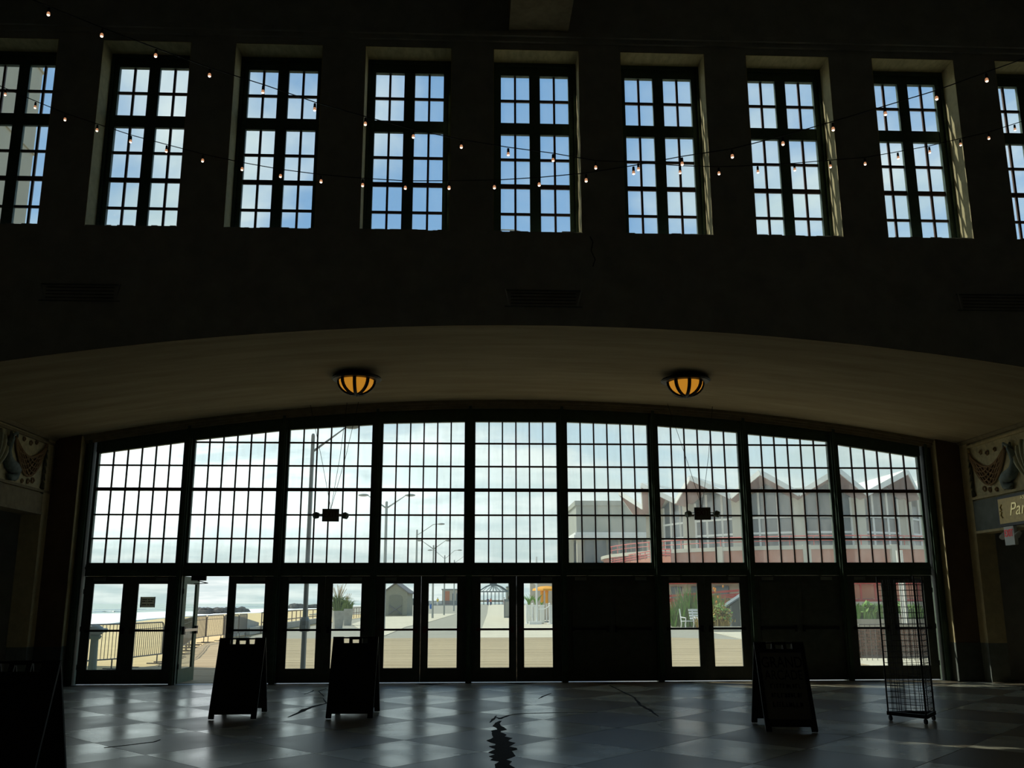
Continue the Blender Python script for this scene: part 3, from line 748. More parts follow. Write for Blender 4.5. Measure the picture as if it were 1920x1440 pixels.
# ------------------------------------------------------------------ folding signs
def a_sign(loc, rz, label, spread=.46, face=None, tall=1.06, W=.66):
    o = thing('folding_sign', (loc[0], loc[1], 0), rz, label, 'folding sign', 'black folding floor signs')
    L_ = sqrt(tall**2+spread**2); th = math.atan2(spread, tall)
    def sheet(s):
        def T(x, t, d):   # t along the slope from the foot, d outward
            y = s*(spread-t*sin(th)) + s*d*cos(th); z = t*cos(th)+d*sin(th); return (x, y, z)
        def sb(b, x0, x1, t0, t1, d0=-.012, d1=.012):
            vs = [T(x, t, d) for d in (d0, d1) for x, t in ((x0, t0), (x1, t0), (x1, t1), (x0, t1))]
            b.add(vs, [(3,2,1,0),(4,5,6,7),(0,1,5,4),(1,2,6,5),(2,3,7,6),(3,0,4,7)])
        h = W/2; b = MB()
        sb(b, -h, h, .075, L_-.10)
        sb(b, -h, -h+.075, 0.012, .075); sb(b, h-.075, h, 0.012, .075)
        sb(b, -h, -h+.15, L_-.10, L_); sb(b, h-.15, h, L_-.10, L_)
        return b, sb, T
    for s, nm in ((-1, 'front_panel'), (1, 'back_panel')):
        b, sb, T = sheet(s)
        p = b.build(nm, 'black_plastic', o)
        hd = MB(); sb(hd, -.095, -.05, L_-.10, L_); sb(hd, .05, .095, L_-.10, L_); sb(hd, -.05, .05, L_-.035, L_)
        hd.build('handle', 'black_plastic', o)
        for xa in (-W/2-.004, W/2):
            rim = MB(); sb(rim, xa, xa+.004, .02, L_, -.016, .016); rim.build('edge_rib', 'dark_metal', o)
        if s == -1 and face:
            f = MB(); sb(f, -W/2+.05, W/2-.05, .16, L_-.15, .012, .016); f.build('poster', 'sign_face', o)
            rot = (R(90)-th, 0, 0)
            y = L_-.33
            for t, (tx, sz) in zip((L_-.29, L_-.46), (('GRAND', .21), ('ARCADE', .18))):
                q = T(0, t, .018); text(tx, sz, 'black_ink', o, q, rot, sx=.72 if tx == 'GRAND' else .70, ext=.002)
            for t in (L_-.60, L_-.72, L_-.84):      # three lines too worn to read
                b = MB(); x = -.19
                while x < .19:
                    w = random.uniform(.02, .04); sb(b, x, x+w*.35, t-.03, t+.03, .016, .019); sb(b, x, x+w, t+random.choice((-.03, .022)), t+random.choice((-.022, .03)), .016, .019); x += w+.012
                b.build('worn_lettering', 'black_ink', o)
        elif s == -1:
            f = MB(); sb(f, -W/2+.05, W/2-.05, .16, L_-.15, .012, .015); f.build('poster', 'black_plastic', o)
    MB().tube([(-W/2+.02, 0, tall-.01), (W/2-.02, 0, tall-.01)], .012, 6).build('hinge_rod', 'dark_metal', o)
    return o
a_sign((-3.33, 14.82), R(2), 'blank black folding sign in front of the open door', tall=1.10)
a_sign((-1.66, 14.80), R(-1), 'black folding sign standing in front of the third and fourth bays', tall=1.11)
a_sign((4.14, 13.0), R(-6), 'folding sign lettered GRAND ARCADE near the solid doors', spread=.50, face=True, tall=1.08, W=.64)
a_sign((-3.93, 8.95), R(2), 'large near folding sign cut by the left picture edge', spread=.44, W=.66, tall=1.11)

# ------------------------------------------------------------------ triangular wire rack
rk = thing('wire_rack', (6.16, 13.51, 0), 0, 'tall black triangular wire display rack on casters by the last doors', 'display rack')
tri = [Vector((5.83, 13.68))-Vector((6.16, 13.51)), Vector((6.14, 13.17))-Vector((6.16, 13.51)), Vector((6.50, 13.67))-Vector((6.16, 13.51))]
b = MB()
for i in range(3):
    p, q = tri[i], tri[(i+1) % 3]; b.bar((p.x, p.y, .10), (q.x, q.y, .10), .03, .05)
b.build('base_frame', 'dark_metal', rk)
for i in range(3):
    p, q = tri[i]*.97, tri[(i+1) % 3]*.97
    gr = MB()
    z = .16
    while z < 1.93:
        gr.bar((p.x, p.y, z), (q.x, q.y, z), .006); z += .0762
    for k in range(9):
        t = k/8; a = p.lerp(q, t); gr.bar((a.x, a.y, .125), (a.x, a.y, 1.92), .006)
    gr.build('wire_grid', 'dark_metal', rk)
    MB().tube([(p.x, p.y, .12), (p.x, p.y, 1.95)], .011, 6).build('corner_post', 'dark_metal', rk)
for p in tri:
    c = MB().tube([(p.x*.9-.015, p.y*.9, .036), (p.x*.9+.015, p.y*.9, .036)], .035, 12).build('caster', 'rubber', rk)
    MB().bar((p.x*.9, p.y*.9, .04), (p.x*.9, p.y*.9, .09), .02, .02).build('caster_fork', 'dark_metal', c)

# stepped display bench in the right shop opening
sb_ = thing('display_bench', (11.75, 18.4, 0), 0, 'two-tier dark bench with pale tops in the right opening', 'bench')
MB().box(-.55, .6, -1.2, .55, .22, .26).build('lower_top', 'concrete', sb_)
MB().box(.0, .6, -1.2, .30, .66, .70).build('upper_top', 'concrete', sb_)
MB().box(-.45, .55, -1.1, .45, 0, .22).box(.08, .55, -1.1, .22, .26, .66).build('body', 'black_plastic', sb_)

# ================================================================== OUTDOORS
def ground(name, pts, z, mt, label, cat, t=.3):
    pts = [(p[0], p[1]) for p in pts]
    o = MB().prism(pts, 'z', z-t, z).build(name, mt, None, kind='structure', label=label, category=cat); return o
G = lambda x, y, z=0.: tuple(onZ(x, y, z)[:2])
ground('ground', [(-9.0, D+.25), (-8.95, 24.8), (-8.2, 27), (-9.2, 33.9), (-10.6, 42.6), (-11.1, 54), (-11.6, 80), (-13, 150), (-13, 151), (90, 151), (90, D+.25)], -.02, 'pavement_grey', 'grey paved promenade stretching away from the doors', 'promenade')
bw = ground('boardwalk', [(-9.0, D+.25), (-8.95, 24.8), (-8.2, 27), (-9.2, 33.9), (-10.6, 42.6), (-10.9, 46.4), (9.0, 46.4), (16.2, 38), (16.2, D+.25)], -.004, 'plank_wood', 'tan plank boardwalk just outside the doors', 'boardwalk', .014)
# single boards stand slightly proud near the doors
pl = None
random.seed(3)
for k in range(150):
    y = D+.32+k*.172
    if y > 46.2: break
    xl = -8.9 if y < 26 else -8.1-.18*(y-26)
    xl = max(xl, -10.8); xr = 16.1 if y < 38 else 16.1-(y-38)*.84
    p = MB().box(xl+random.uniform(0, .12), xr-random.uniform(0, .2), y, y+.163, -.004, .004+random.uniform(0, .006)).build('plank', 'plank_wood', bw)
ground('path', [G(690,1191.5), G(722,1191.5), G(762,1175), G(805,1166), G(858,1150), G(858,1141), G(805,1149), G(779,1155), G(700,1157), G(660,1170)], .006, 'path_pale', 'pale concrete path curving left past the shed', 'path', .02)
ground('path', [(.52, 46.6), (.98, 66), (1.8, 100), (3.0, 150), (12.2, 150), (11.0, 110), (9.5, 46.6)], .004, 'path_pale', 'pale concrete path running straight to the pavilion', 'path', .02)
b = MB(); b.add([(3.0, 150, 0), (12.2, 150, 0), (13.5, 205, 1.015), (4.3, 205, 1.015), (13.5, 330, 1.015), (7.3, 330, 1.015), (3.0, 150, -.03), (12.2, 150, -.03), (13.5, 205, .98), (4.3, 205, .98), (13.5, 330, .98), (7.3, 330, .98)], [(0,1,2,3),(3,2,4,5),(0,6,7,1),(1,7,8,2),(2,8,10,4),(4,10,11,5),(5,11,9,3),(3,9,6,0)])
b.build('path', 'path_pale', None, kind='structure', label='far rising end of the pale straight path', category='path')
ground('path', [G(1395,1199), G(1340,1186.5), G(1320,1185), G(1420,1181), G(1600,1181), G(1600,1210)], .004, 'path_pale', 'pale paved strip beside the planted bed', 'path', .02)
ground('path', [(10.2, 22.2), (10.6, 28.3), (17, 28.3), (17, 21.0), (11.6, 21.0)], .012, 'path_pale', 'pale pavement slab outside the last pair of doors', 'path', .012)
# far end of the promenade rises a little
b = MB(); b.add([(-24, 150, -.02), (90, 150, -.02), (90, 205, 1.0), (-24, 205, 1.0), (90, 520, 1.0), (-24, 520, 1.0), (-24, 150, -1.5), (90, 150, -1.5), (90, 520, -1.5), (-24, 520, -1.5)], [(0,1,2,3),(3,2,4,5),(0,6,7,1),(1,7,8,4,2),(4,8,9,5),(5,9,6,0,3)])
b.build('road', 'pavement_grey', None, kind='structure', label='far pale end of the promenade', category='promenade')
# beach, surf, sea
sho = [G(*p, -2.) for p in ((100,1179),(175,1173),(225,1170),(300,1160),(360,1156),(430,1151),(495,1149),(560,1143),(650,1139),(850,1134))]
inn = [(-13, 10), (-9.0, 24), (-8.6, 25), (-8.4, 27), (-9.3, 33.9), (-10.7, 42.6), (-11.2, 54), (-12, 80), (-13.5, 205), (-14, 520)]
b = MB(); n = len(sho); K = 8
vs = []
for i in range(n):
    for j in range(K+1):
        t = j/K; x = inn[i][0]+(sho[i][0]-inn[i][0])*t; y = inn[i][1]+(sho[i][1]-inn[i][1])*t
        z = -.03-1.97*t**1.3+(random.uniform(-.04, .04) if 0 < j < K else 0); vs.append((x, y, z))
fs = [(i*(K+1)+j, i*(K+1)+j+1, (i+1)*(K+1)+j+1, (i+1)*(K+1)+j) for i in range(n-1) for j in range(K)]
m0 = len(vs); vs += [(x, y, z-.6) for x, y, z in vs]
rim = [i*(K+1) for i in range(n)]+[(n-1)*(K+1)+j for j in range(1, K+1)]+[i*(K+1)+K for i in range(n-2, -1, -1)]+[j for j in range(K-1, 0, -1)]
fs += [(rim[a], rim[(a+1) % len(rim)], rim[(a+1) % len(rim)]+m0, rim[a]+m0) for a in range(len(rim))]
b.add(vs, fs).build('beach', 'sand', None, kind='structure', label='sunlit tan sand beach sloping to the sea', category='beach')
MB().box(-30000, 30000, 30, 40000, -4, -2.25).build('sea', 'sea_water', None, kind='structure', label='grey-green sea reaching to the horizon', category='sea')
off = [G(*p, -2.) for p in ((60,1152),(175,1151.5),(225,1151),(300,1148),(360,1147.5),(430,1143),(495,1141.5),(560,1138),(650,1136),(850,1132.6))]
b = MB(); vs = []; K = 14
for i in range(n):
    for j in range(K+1):
        t = j/K; x = sho[i][0]+(off[i][0]-sho[i][0])*t; y = sho[i][1]+(off[i][1]-sho[i][1])*t
        vs.append((x-3*(1-t), y, -2.02+.35*abs(sin(j*1.3+i*.7))*t))
fs = [(i*(K+1)+j, i*(K+1)+j+1, (i+1)*(K+1)+j+1, (i+1)*(K+1)+j) for i in range(n-1) for j in range(K)]
b.add(vs, fs); m0 = len(b.v)
rim = [i*(K+1) for i in range(n)]+[(n-1)*(K+1)+j for j in range(1, K+1)]+[i*(K+1)+K for i in range(n-2, -1, -1)]+[j for j in range(K-1, 0, -1)]
b.v += [(x, y, -2.4) for x, y, z in b.v]; b.f += [(rim[a], rim[(a+1) % len(rim)], rim[(a+1) % len(rim)]+m0, rim[a]+m0) for a in range(len(rim))]
sf = b.build('surf', 'surf', smooth=False); sf['kind'] = 'stuff'; sf['label'] = 'white foaming surf breaking along the beach'; sf['category'] = 'surf'
# wave crests further out
for q, (px0, px1, py, h) in enumerate(((100, 330, 1143.5, .7), (160, 260, 1147, .8), (300, 500, 1139, 1.0), (420, 540, 1137, 1.0))):
    a, c = Vector((*G(px0, py, -2), -2.2)), Vector((*G(px1, py-1, -2), -2.2)); b = MB(); NP = 16; prev = []
    pts = [a.lerp(c, t/NP)+Vector((0, random.uniform(-3, 3), 0)) for t in range(NP+1)]
    b.tube(pts, [.05+h*sin(pi*t/NP)*random.uniform(.5, 1) for t in range(NP+1)], 6)
    w_ = b.build('wave_crest', 'surf', smooth=True); w_['label'] = ['long low wave crest seen through the first door', 'short wave crest close inshore at the left', 'far wave crest behind the open doorway', 'faint wave crest nearest the horizon'][q]; w_['category'] = 'wave'
def rocks(name, label, p0, p1, z, n, r):
    o = thing(name, (*p0, z), 0, label, 'jetty'); b = MB()
    for k in range(n):
        t = k/(n-1); x = (p1[0]-p0[0])*t; y = (p1[1]-p0[1])*t
        b.ell((x+random.uniform(-r, r), y+random.uniform(-r, r), random.uniform(0, r*.5)), r*random.uniform(.9, 1.6), r*random.uniform(.9, 1.6), r*random.uniform(.4, .8), 6, 4)
    b.build('boulders', 'jetty_rock', o, kind='stuff')
rocks('rock_jetty', 'dark rock jetty reaching into the surf left of the lamp post', G(372,1151.5,-2), G(452,1147.5,-2), -1.9, 60, 2.0)
rocks('rock_jetty', 'low dark rocks on the shore behind the ramp railing', G(548,1141.5,-2), G(640,1138,-2), -1.9, 50, 3.0)

# crowd barriers
def barrier(p, q, label):
    p, q = Vector((*p, 0)), Vector((*q, 0)); d = q-p; L_ = d.length; rz = math.atan2(d.y, d.x)
    o = thing('crowd_barrier', p, rz, label, 'barrier', 'steel crowd barriers along the sand')
    r = .13
    fr = [(.02, 0, .25), (.02, 0, 1.10-r)]+[(.02+r-r*cos(a), 0, 1.10-r+r*sin(a)) for a in (R(30), R(60), R(90))]
    fr += [(L_-.02-x_+0.02, y_, z_) for x_, y_, z_ in reversed(fr)]
    fr.append(fr[0])
    MB().tube(fr, .019, 6).build('frame', 'barrier_steel', o)
    MB().tube([(.02, 0, .95), (L_-.02, 0, .95)], .010, 5).build('upper_rail', 'barrier_steel', o)
    nb = 19
    b = None
    for k in range(1, nb):
        x = L_*k/nb
        if b is None: b = MB().tube([(0, 0, .25), (0, 0, 1.09)], .0085, 5).build('bar', 'barrier_steel', o); b.location = (x, 0, 0)
        else: linked('bar', b, o, (x, 0, 0))
    for x in (.30, L_-.30):
        MB().tube([(x, 0, .25), (x, 0, .02)], .018, 6).tube([(x, -.28, .012), (x, .28, .012)], .018, 6).build('foot', 'barrier_steel', o)
bp = [(-11.0, 21.6), (-9.75, 23.6), (-8.75, 25.6), (-8.45, 27.9), (-8.75, 30.2), (-9.25, 32.5), (-9.75, 34.8), (-10.3, 37.1), (-10.85, 39.6), (-11.0, 42.0), (-10.85, 44.4), (-10.75, 46.8), (-10.9, 49.2)]
for k in range(len(bp)-1):
    a, c = Vector(bp[k]), Vector(bp[k+1]); d = (c-a).normalized()*.04
    barrier(a+d, c-d, 'steel crowd barrier, %s along the sand counting from the building' % ORD[k+1])

# coin viewer post by the first door
vw = thing('viewing_post', (*G(172, 1262), 0), R(60), 'grey-green coin viewer on a post outside the first door', 'viewer')
MB().lathe([(0, 0), (.16, 0), (.16, .04), (.10, .08), (.085, .75), (.10, .80), (0, .80)], 12).build('pedestal', 'post_green', vw, smooth=False)
MB().lathe([(0, .78), (.12, .78), (.15, .84), (.10, .90), (0, .90)], 12).build('swivel', 'post_green', vw)
MB().ell((0, 0, .98), .16, .24, .13, 12, 8).build('viewer_head', 'galvanised', vw, smooth=True)
for s in (-1, 1): MB().tube([(.08, s*.08, .98), (.25, s*.08, .98)], .05, 10).build('eyepiece', 'galvanised', vw)

# street lamps
def lamp(x, y, H, label, arms, r=.10, z0=0., al=1.8, rise=.8, lens='galvanised'):
    o = thing('street_lamp', (x, y, z0), 0, label, 'street lamp', 'tall grey street lamps along the promenade')
    MB().tube([(0, 0, 0), (0, 0, H*.5), (0, 0, H-.05), (0, 0, H)], [r, r*.88, r*.72, r*.45], 10).build('pole', lens, o)
    for s, kind in arms:
        if kind == 'v': pts = [(0, 0, H-.45), (s*al*.5, 0, H-.45+rise*.5), (s*al, 0, H-.45+rise)]
        else: pts = [(0, 0, H-.5), (s*al*.45, 0, H-.5+rise*.55), (s*al*.75, 0, H-.5+rise*.95), (s*al, 0, H-.5+rise)]
        MB().tube(pts, [r*.5, r*.38, r*.22] if kind == 'v' else r*.3, 6).build('arm', lens, o)
        e = pts[-1]; h = MB().ell((e[0]+s*r*2.2, 0, e[2]), r*3.0, r*1.3, r*.8, 10, 6).build('lamp_head', lens, o, smooth=True)
    return o
l1 = onY(571, 1180, 23.3)
o = lamp(l1.x, 23.3, 5.66, 'nearest grey lamp post, outside the third pair of doors', ((1, 'v'),), r=.062, al=.8, rise=.62)
MB().lathe([(.05, .95), (.115, .96), (.13, 1.05), (.12, 1.20), (.085, 1.28), (.05, 1.29)], 10).build('collar', 'galvanised', o)
MB().box(-.04, .04, -.16, -.12, 1.0, 1.1).build('access_hatch', 'steel', o)
def lamp_px(px, ytop, Y, label, arms, r=.12, al=1.8, rise=.9):
    p = onY(px, ytop, Y); z0 = 0. if Y < 150 else 1.0 if Y > 205 else (Y-150)/55.
    return lamp(p.x, Y, p.z-z0, label, arms, r, z0, al, rise)
lamp_px(725, 940, 62, 'grey lamp post with a forked top at the fourth window', ((-1, 'v'), (1, 'v')), r=.115, al=1.25, rise=.85)
lamp_px(782, 993, 86, 'lamp post with one curved arm at the fourth window', ((1, 's'),), r=.11, al=1.9, rise=1.0)
lamp_px(813, 1022, 108, 'lamp post with a wide fork in the fourth window', ((-1, 'v'), (1, 'v')), r=.12, al=1.35, rise=.95)
lamp_px(834, 1041, 135, 'small distant lamp post with a short double head', ((-1, 's'), (1, 's')), r=.12, al=1.8, rise=1.2)
lamp_px(852, 1050, 165, 'most distant lamp post with a low arm', ((1, 's'),), r=.12, al=2.2, rise=1.2)

# ramp railings and low wall on the beach side
def railing(pts, h, label, mt='rust_rail', post=2.2, rails=(1., .55), name='ramp_railing', rr=.028, zs=None):
    o = thing(name, (*pts[0], 0), 0, label, 'railing'); O_ = Vector((*pts[0], 0))
    zs = zs or [0]*len(pts)
    P_ = [Vector((p[0], p[1], z))-O_ for p, z in zip(pts, zs)]
    for f in rails: MB().tube([p+Vector((0, 0, h*f)) for p in P_], rr, 5).build('rail', mt, o)
    src = None
    for a, c in zip(P_, P_[1:]):
        k = max(1, int(round((c-a).length/post)))
        for i in range(k+(c is P_[-1])):
            p = a.lerp(c, i/k)
            if src is None: src = MB().tube([(0, 0, 0), (0, 0, h)], rr, 5).build('rail_post', mt, o); src.location = p
            else: linked('rail_post', src, o, p)
    return o
railing([(-11.4, 55), (-12.0, 66), (-12.6, 78), (-12.4, 90), (-12.6, 117)], 1.1, 'brown two-rail ramp railing behind the lamp post', post=2.6, rails=(1., .52), rr=.035)
lw = MB().box(-.15, .15, 0, 38, 0, .38).build('low_wall', 'concrete'); lw.location = (-11.5, 52, 0); lw.rotation_euler = (0, 0, R(2)); lw['label'] = 'low concrete kerb wall under the ramp railing'; lw['category'] = 'wall'
railing([(-12.9, 120), (-12.7, 146)], 1.15, 'distant brown railing behind the planters', post=1.6, rails=(1., .1), rr=.05)
cw = MB().prism([(0, 0), (9.0, 0), (9.0, .55), (6, .75), (3, .95), (0, 1.05)], 'x', -.12, .12).build('ramp_wall', 'concrete'); cw.location = (-11.5, 47.5, 0); cw.rotation_euler = (0, 0, R(3)); cw['label'] = 'beige ramp wall beyond the last crowd barriers'; cw['category'] = 'wall'

# planters with tall grasses
def planter(px, py, w, h, label, tall, n):
    p = G(px, py); o = thing('grass_planter', (*p, 0), R(20), label, 'planter', 'tapered concrete planters with grasses')
    MB().lathe([(0, 0), (w*.36, 0), (w*.52, h), (w*.44, h), (w*.42, h-.06), (0, h-.06)], 4, a0=R(45), a1=R(405)).build('pot', 'concrete', o)
    b = MB(); b2 = MB()
    for k in range(n):
        a = random.uniform(0, 2*pi); r0 = random.uniform(0, w*.35); L_ = random.uniform(.15, 1.0)**1.3*tall*.75; sp = random.uniform(.1, .8)
        q = [(r0*cos(a), r0*sin(a), h-.06), ((r0+sp*.35*L_)*cos(a), (r0+sp*.35*L_)*sin(a), h+L_*.7), ((r0+sp*L_)*cos(a), (r0+sp*L_)*sin(a), h+L_*(.95-sp*.4))]
        b.tube(q, [.025, .02, .004], 3)
    b.build('grass_leaves', 'grass_blade', o, kind='stuff')
    for k in range(n//14):
        a = random.uniform(0, 2*pi); L_ = random.uniform(.7, 1.0)*tall; sp = random.uniform(.05, .4)
        b2.tube([(0, 0, h), (sp*.3*L_*cos(a), sp*.3*L_*sin(a), h+L_*.6), (sp*L_*.9*cos(a), sp*L_*.9*sin(a), h+L_)], [.010, .012, .016], 4)
    if b2.v: b2.build('seed_plumes', 'plume', o, kind='stuff')
planter(633, 1178, 1.0, 1.12, 'near concrete planter with tall feathery grass', 1.75, 300)
planter(650, 1172.5, 1.05, 1.20, 'far concrete planter with lower grass', 1.15, 220)

# wooden shed
p = G(742, 1155); sh = thing('storage_shed', (*p, 0), R(-8), 'grey-green wooden shed with an arched cross-braced door', 'shed')
def M_poly(o, pts, y0, y1, mt, name): return MB().prism(pts, 'y', y0, y1).build(name, mt, o)
M_poly(sh, [(-1.7, .1), (1.45, .1), (1.45, 2.95), (-.12, 4.0), (-1.7, 2.95)], 0, 3.6, 'shed_wood', 'body')
M_poly(sh, [(-1.95, 2.75), (-.12, 4.05), (-.12, 4.2), (-1.95, 2.9)], -.2, 3.8, 'shed_roof', 'roof_slope')
M_poly(sh, [(1.75, 2.75), (-.12, 4.05), (-.12, 4.2), (1.75, 2.9)], -.2, 3.8, 'shed_roof', 'roof_slope')
dr = M_poly(sh, [(-.95, .15)]+[(.8*0+(-.08)+.87*cos(a), 2.35+.30*sin(a)) for a in [R(180-20*t) for t in range(10)]]+[(.79, .15)], -.06, 0, 'shed_door_wood', 'shed_door')
b = MB().bar((-.9, -.08, .25), (.74, -.08, 1.35), .13).build('brace', 'shed_roof', dr); MB().bar((.74, -.09, .25), (-.9, -.09, 1.35), .13).build('brace', 'shed_roof', dr)
MB().box(-1.7, 1.45, .1, 3.5, 0, .1).build('skid', 'path_pale', sh)

# distant buildings and fences
def block(name, px0, px1, ytop, Y, depth, mt, label, cat='building', z0=0., extra=None):
    a, c = onY(px0, ytop, Y), onY(px1, ytop, Y); w = c.x-a.x; H = a.z
    o = thing(name, ((a.x+c.x)/2, Y, z0), 0, label, cat)
    MB().box(-w/2, w/2, 0, depth, 0, H-z0).build('walls', mt, o); MB().box(-w/2-.25, w/2+.25, -.3, depth+.3, H-z0, H-z0+.35).build('roof', 'slate', o)
    return o, w, H-z0
o, w, H = block('beach_pavilion', 829, 866, 1106, 380, 14, 'far_beige', 'distant flat-roofed building with an orange end', z0=1.)
MB().box(-w/2+.8, -w/2+2.9, -.15, 0, 0, H-.5).build('orange_panel', 'brick_orange', o)
for k in range(3): MB().box(-w/2+4+k*1.5, -w/2+4.8+k*1.5, -.1, 0, 1.6, H-1.4).build('window', 'slate', o)
o, w, H = block('beach_hut', 769, 776, 1124, 300, 6, 'slate', 'small dark hut right of the shed on the beach side', z0=1.); MB().box(-.4, .4, -.1, 0, 0, H*.7).build('hut_door', 'shed_wood', o)
fx = [onY(x, 1130, 235).x for x in (792, 860)]
fn = thing('slatted_fence', (fx[0], 235, 1.0), 0, 'dark slatted fence beneath the distant lamp posts', 'fence')
for k in range(36): MB().box((fx[1]-fx[0])*k/36, (fx[1]-fx[0])*k/36+.17, 0, .05, 0, 1.1+.1*(k % 2)).build('slat', 'slate', fn)
MB().box(0, fx[1]-fx[0], .05, .1, .3, .4).box(0, fx[1]-fx[0], .05, .1, .85, .95).build('fence_rails', 'slate', fn)
bn = thing('litter_bin', (*G(809, 1147.5), 0), 0, 'blue litter bin beside the far fence', 'bin'); bn.location.z = .3
MB().lathe([(0, 0), (.34, 0), (.38, .95), (.30, 1.1), (0, 1.14)], 10).build('drum', 'bin_blue', bn); MB().lathe([(0, 1.12), (.39, 1.1), (.30, 1.28), (0, 1.32)], 10).build('lid', 'slate', bn)

def person(px, Y, h, label, shirt, trousers, z0, rz=0., step=.14):
    p = onY(px, 1135, Y); o = thing('person', (p.x, Y, z0), rz, label, 'person'); s = h/1.75
    sk = [('pel', (0, 0, .93), .15), ('wa', (0, 0, 1.08), .13), ('ch', (0, 0, 1.32), .165), ('nk', (0, 0, 1.50), .055), ('hd', (0, .01, 1.60), .10), ('tp', (0, .01, 1.70), .085)]
    b = MB()
    names = {}; vs = []; es = []; rs = []
    def V(n, c, r, par=None):
        names[n] = len(vs); vs.append(tuple(t*s for t in c)); rs.append(r*s)
        if par is not None: es.append((names[par], names[n]))
    pr_ = None
    for n, c, r in sk: V(n, c, r, pr_); pr_ = n
    for e in (-1, 1):
        V('sh%d' % e, (e*.19, 0, 1.40), .06, 'ch'); V('el%d' % e, (e*.25, e*.05, 1.12), .045, 'sh%d' % e); V('wr%d' % e, (e*.25, e*.12, .88), .03, 'el%d' % e); V('hn%d' % e, (e*.25, e*.13, .80), .035, 'wr%d' % e)
        V('hp%d' % e, (e*.09, 0, .88), .10, 'pel'); V('kn%d' % e, (e*.10, e*step*.5, .48), .065, 'hp%d' % e); V('an%d' % e, (e*.10, e*step, .08), .04, 'kn%d' % e); V('ft%d' % e, (e*.10, e*step-.16, .035), .04, 'an%d' % e)
    me = bpy.data.meshes.new('body'); me.from_pydata(vs, es, []); ob = bpy.data.objects.new('body', me); C.objects.link(ob)
    md = ob.modifiers.new('skin', 'SKIN'); ob.modifiers.new('sub', 'SUBSURF').levels = 1
    for i, r in enumerate(rs): me.skin_vertices[0].data[i].radius = (r, r*.8)
    me.skin_vertices[0].data[0].use_root = True
    dg = bpy.context.evaluated_depsgraph_get(); m2 = bpy.data.meshes.new_from_object(ob.evaluated_get(dg)); bpy.data.objects.remove(ob)
    m2.materials.clear(); m2.materials.append(M['skin']); ob = bpy.data.objects.new('body', m2); C.objects.link(ob); ob.parent = o
    MB().lathe([(.16*s, .86*s), (.155*s, 1.08*s), (.19*s, 1.30*s), (.19*s, 1.42*s), (.07*s, 1.49*s)], 10).tube([(.17*s, 0, 1.42*s), (.25*s, .03*s, 1.2*s)], .07*s, 6).tube([(-.17*s, 0, 1.42*s), (-.25*s, -.03*s, 1.2*s)], .07*s, 6).build('shirt', shirt, o)
    b = MB()
    for e in (-1, 1): b.tube([(e*.08*s, 0, .95*s), (e*.10*s, e*step*.5*s, .48*s), (e*.10*s, e*step*s, .12*s)], [.11*s, .085*s, .065*s], 8)
    b.build('trousers', trousers, o)
    MB().ell((0, .02*s, 1.655*s), .105*s, .11*s, .10*s, 8, 6).build('hair', 'hair', o)
    return o
person(820.5, 222, 1.8, 'person in yellow top walking by the blue bin', 'cloth_yellow', 'cloth_white', 1.0)
person(914.5, 225, 1.75, 'person in dark top walking on the far path', 'cloth_navy', 'cloth_navy', 1.0, step=.2)
person(920, 228, 1.7, 'person in red top walking beside another on the far path', 'cloth_red', 'cloth_navy', 1.0, rz=.2)
person(945.5, 205, 1.75, 'person in white top standing at the right of the far path', 'cloth_white', 'cloth_red', 1.0, rz=1.0, step=.05)

# open steel pavilion far down the promenade
pv = onY(925.5, 1131, 330); pa = thing('steel_pavilion', (pv.x, 330, 1.0), 0, 'open steel-truss pavilion at the end of the promenade', 'pavilion')
zz = lambda y: onY(925, y, 330).z-1.0; hw = 4.55
ze, zt_, zr = zz(1109), zz(1096.5), zz(1094)
for k in range(8):
    x = -hw+2*hw*k/7
    for y in (0, 9): MB().box(x-.08, x+.08, y-.1, y+.1, 0, ze).build('column', 'truss_steel', pa)
for y in (0, 9):
    MB().box(-hw-.5, hw+.5, y-.12, y+.12, ze-.15, ze+.15).build('tie_beam', 'truss_steel', pa)
    arcp = [(-hw-.5, ze), (-hw*.6, ze+(zt_-ze)*.68), (-hw*.2, zt_), (hw*.2, zt_), (hw*.6, ze+(zt_-ze)*.68), (hw+.5, ze)]
    for a, c in zip(arcp, arcp[1:]): MB().bar((a[0], y, a[1]), (c[0], y, c[1]), .30).build('rafter', 'truss_steel', pa)
    for a, c in (((-2.6, ze), (-.2, zt_)), ((2.6, ze), (.2, zt_)), ((-1.3, ze), (-.1, zt_)), ((1.3, ze), (.1, zt_)), ((-3.8, ze), (-2.4, ze+1.3)), ((3.8, ze), (2.4, ze+1.3)), ((0, ze), (0, zt_))):
        MB().bar((a[0], y, a[1]), (c[0], y, c[1]), .17).build('truss_web', 'truss_steel', pa)
for a, c in zip(arcp, arcp[1:]):
    if abs(a[0]+c[0]) > 2: MB().add([(a[0], 0, a[1]+.15), (c[0], 0, c[1]+.15), (c[0], 9, c[1]+.15), (a[0], 9, a[1]+.15), (a[0], 0, a[1]+.25), (c[0], 0, c[1]+.25), (c[0], 9, c[1]+.25), (a[0], 9, a[1]+.25)], [(0,1,2,3),(7,6,5,4),(0,4,5,1),(1,5,6,2),(2,6,7,3),(3,7,4,0)]).build('roof_panel', 'slate', pa)
MB().box(-1.2, 1.2, 3, 6, zt_, zt_+.8).build('lantern', 'slate', pa)
MB().box(-hw, hw, 8.9, 9.1, .9, 1.6).build('parapet', 'far_beige', pa)
o, w, H = block('distant_house', 951, 975, 1101, 400, 12, 'shed_wood', 'grey-brown house right of the steel pavilion', z0=1.); MB().box(-w/2+.5, -w/2+1.6, 2, 3.2, H, H+2.6).build('chimney', 'shed_wood', o)
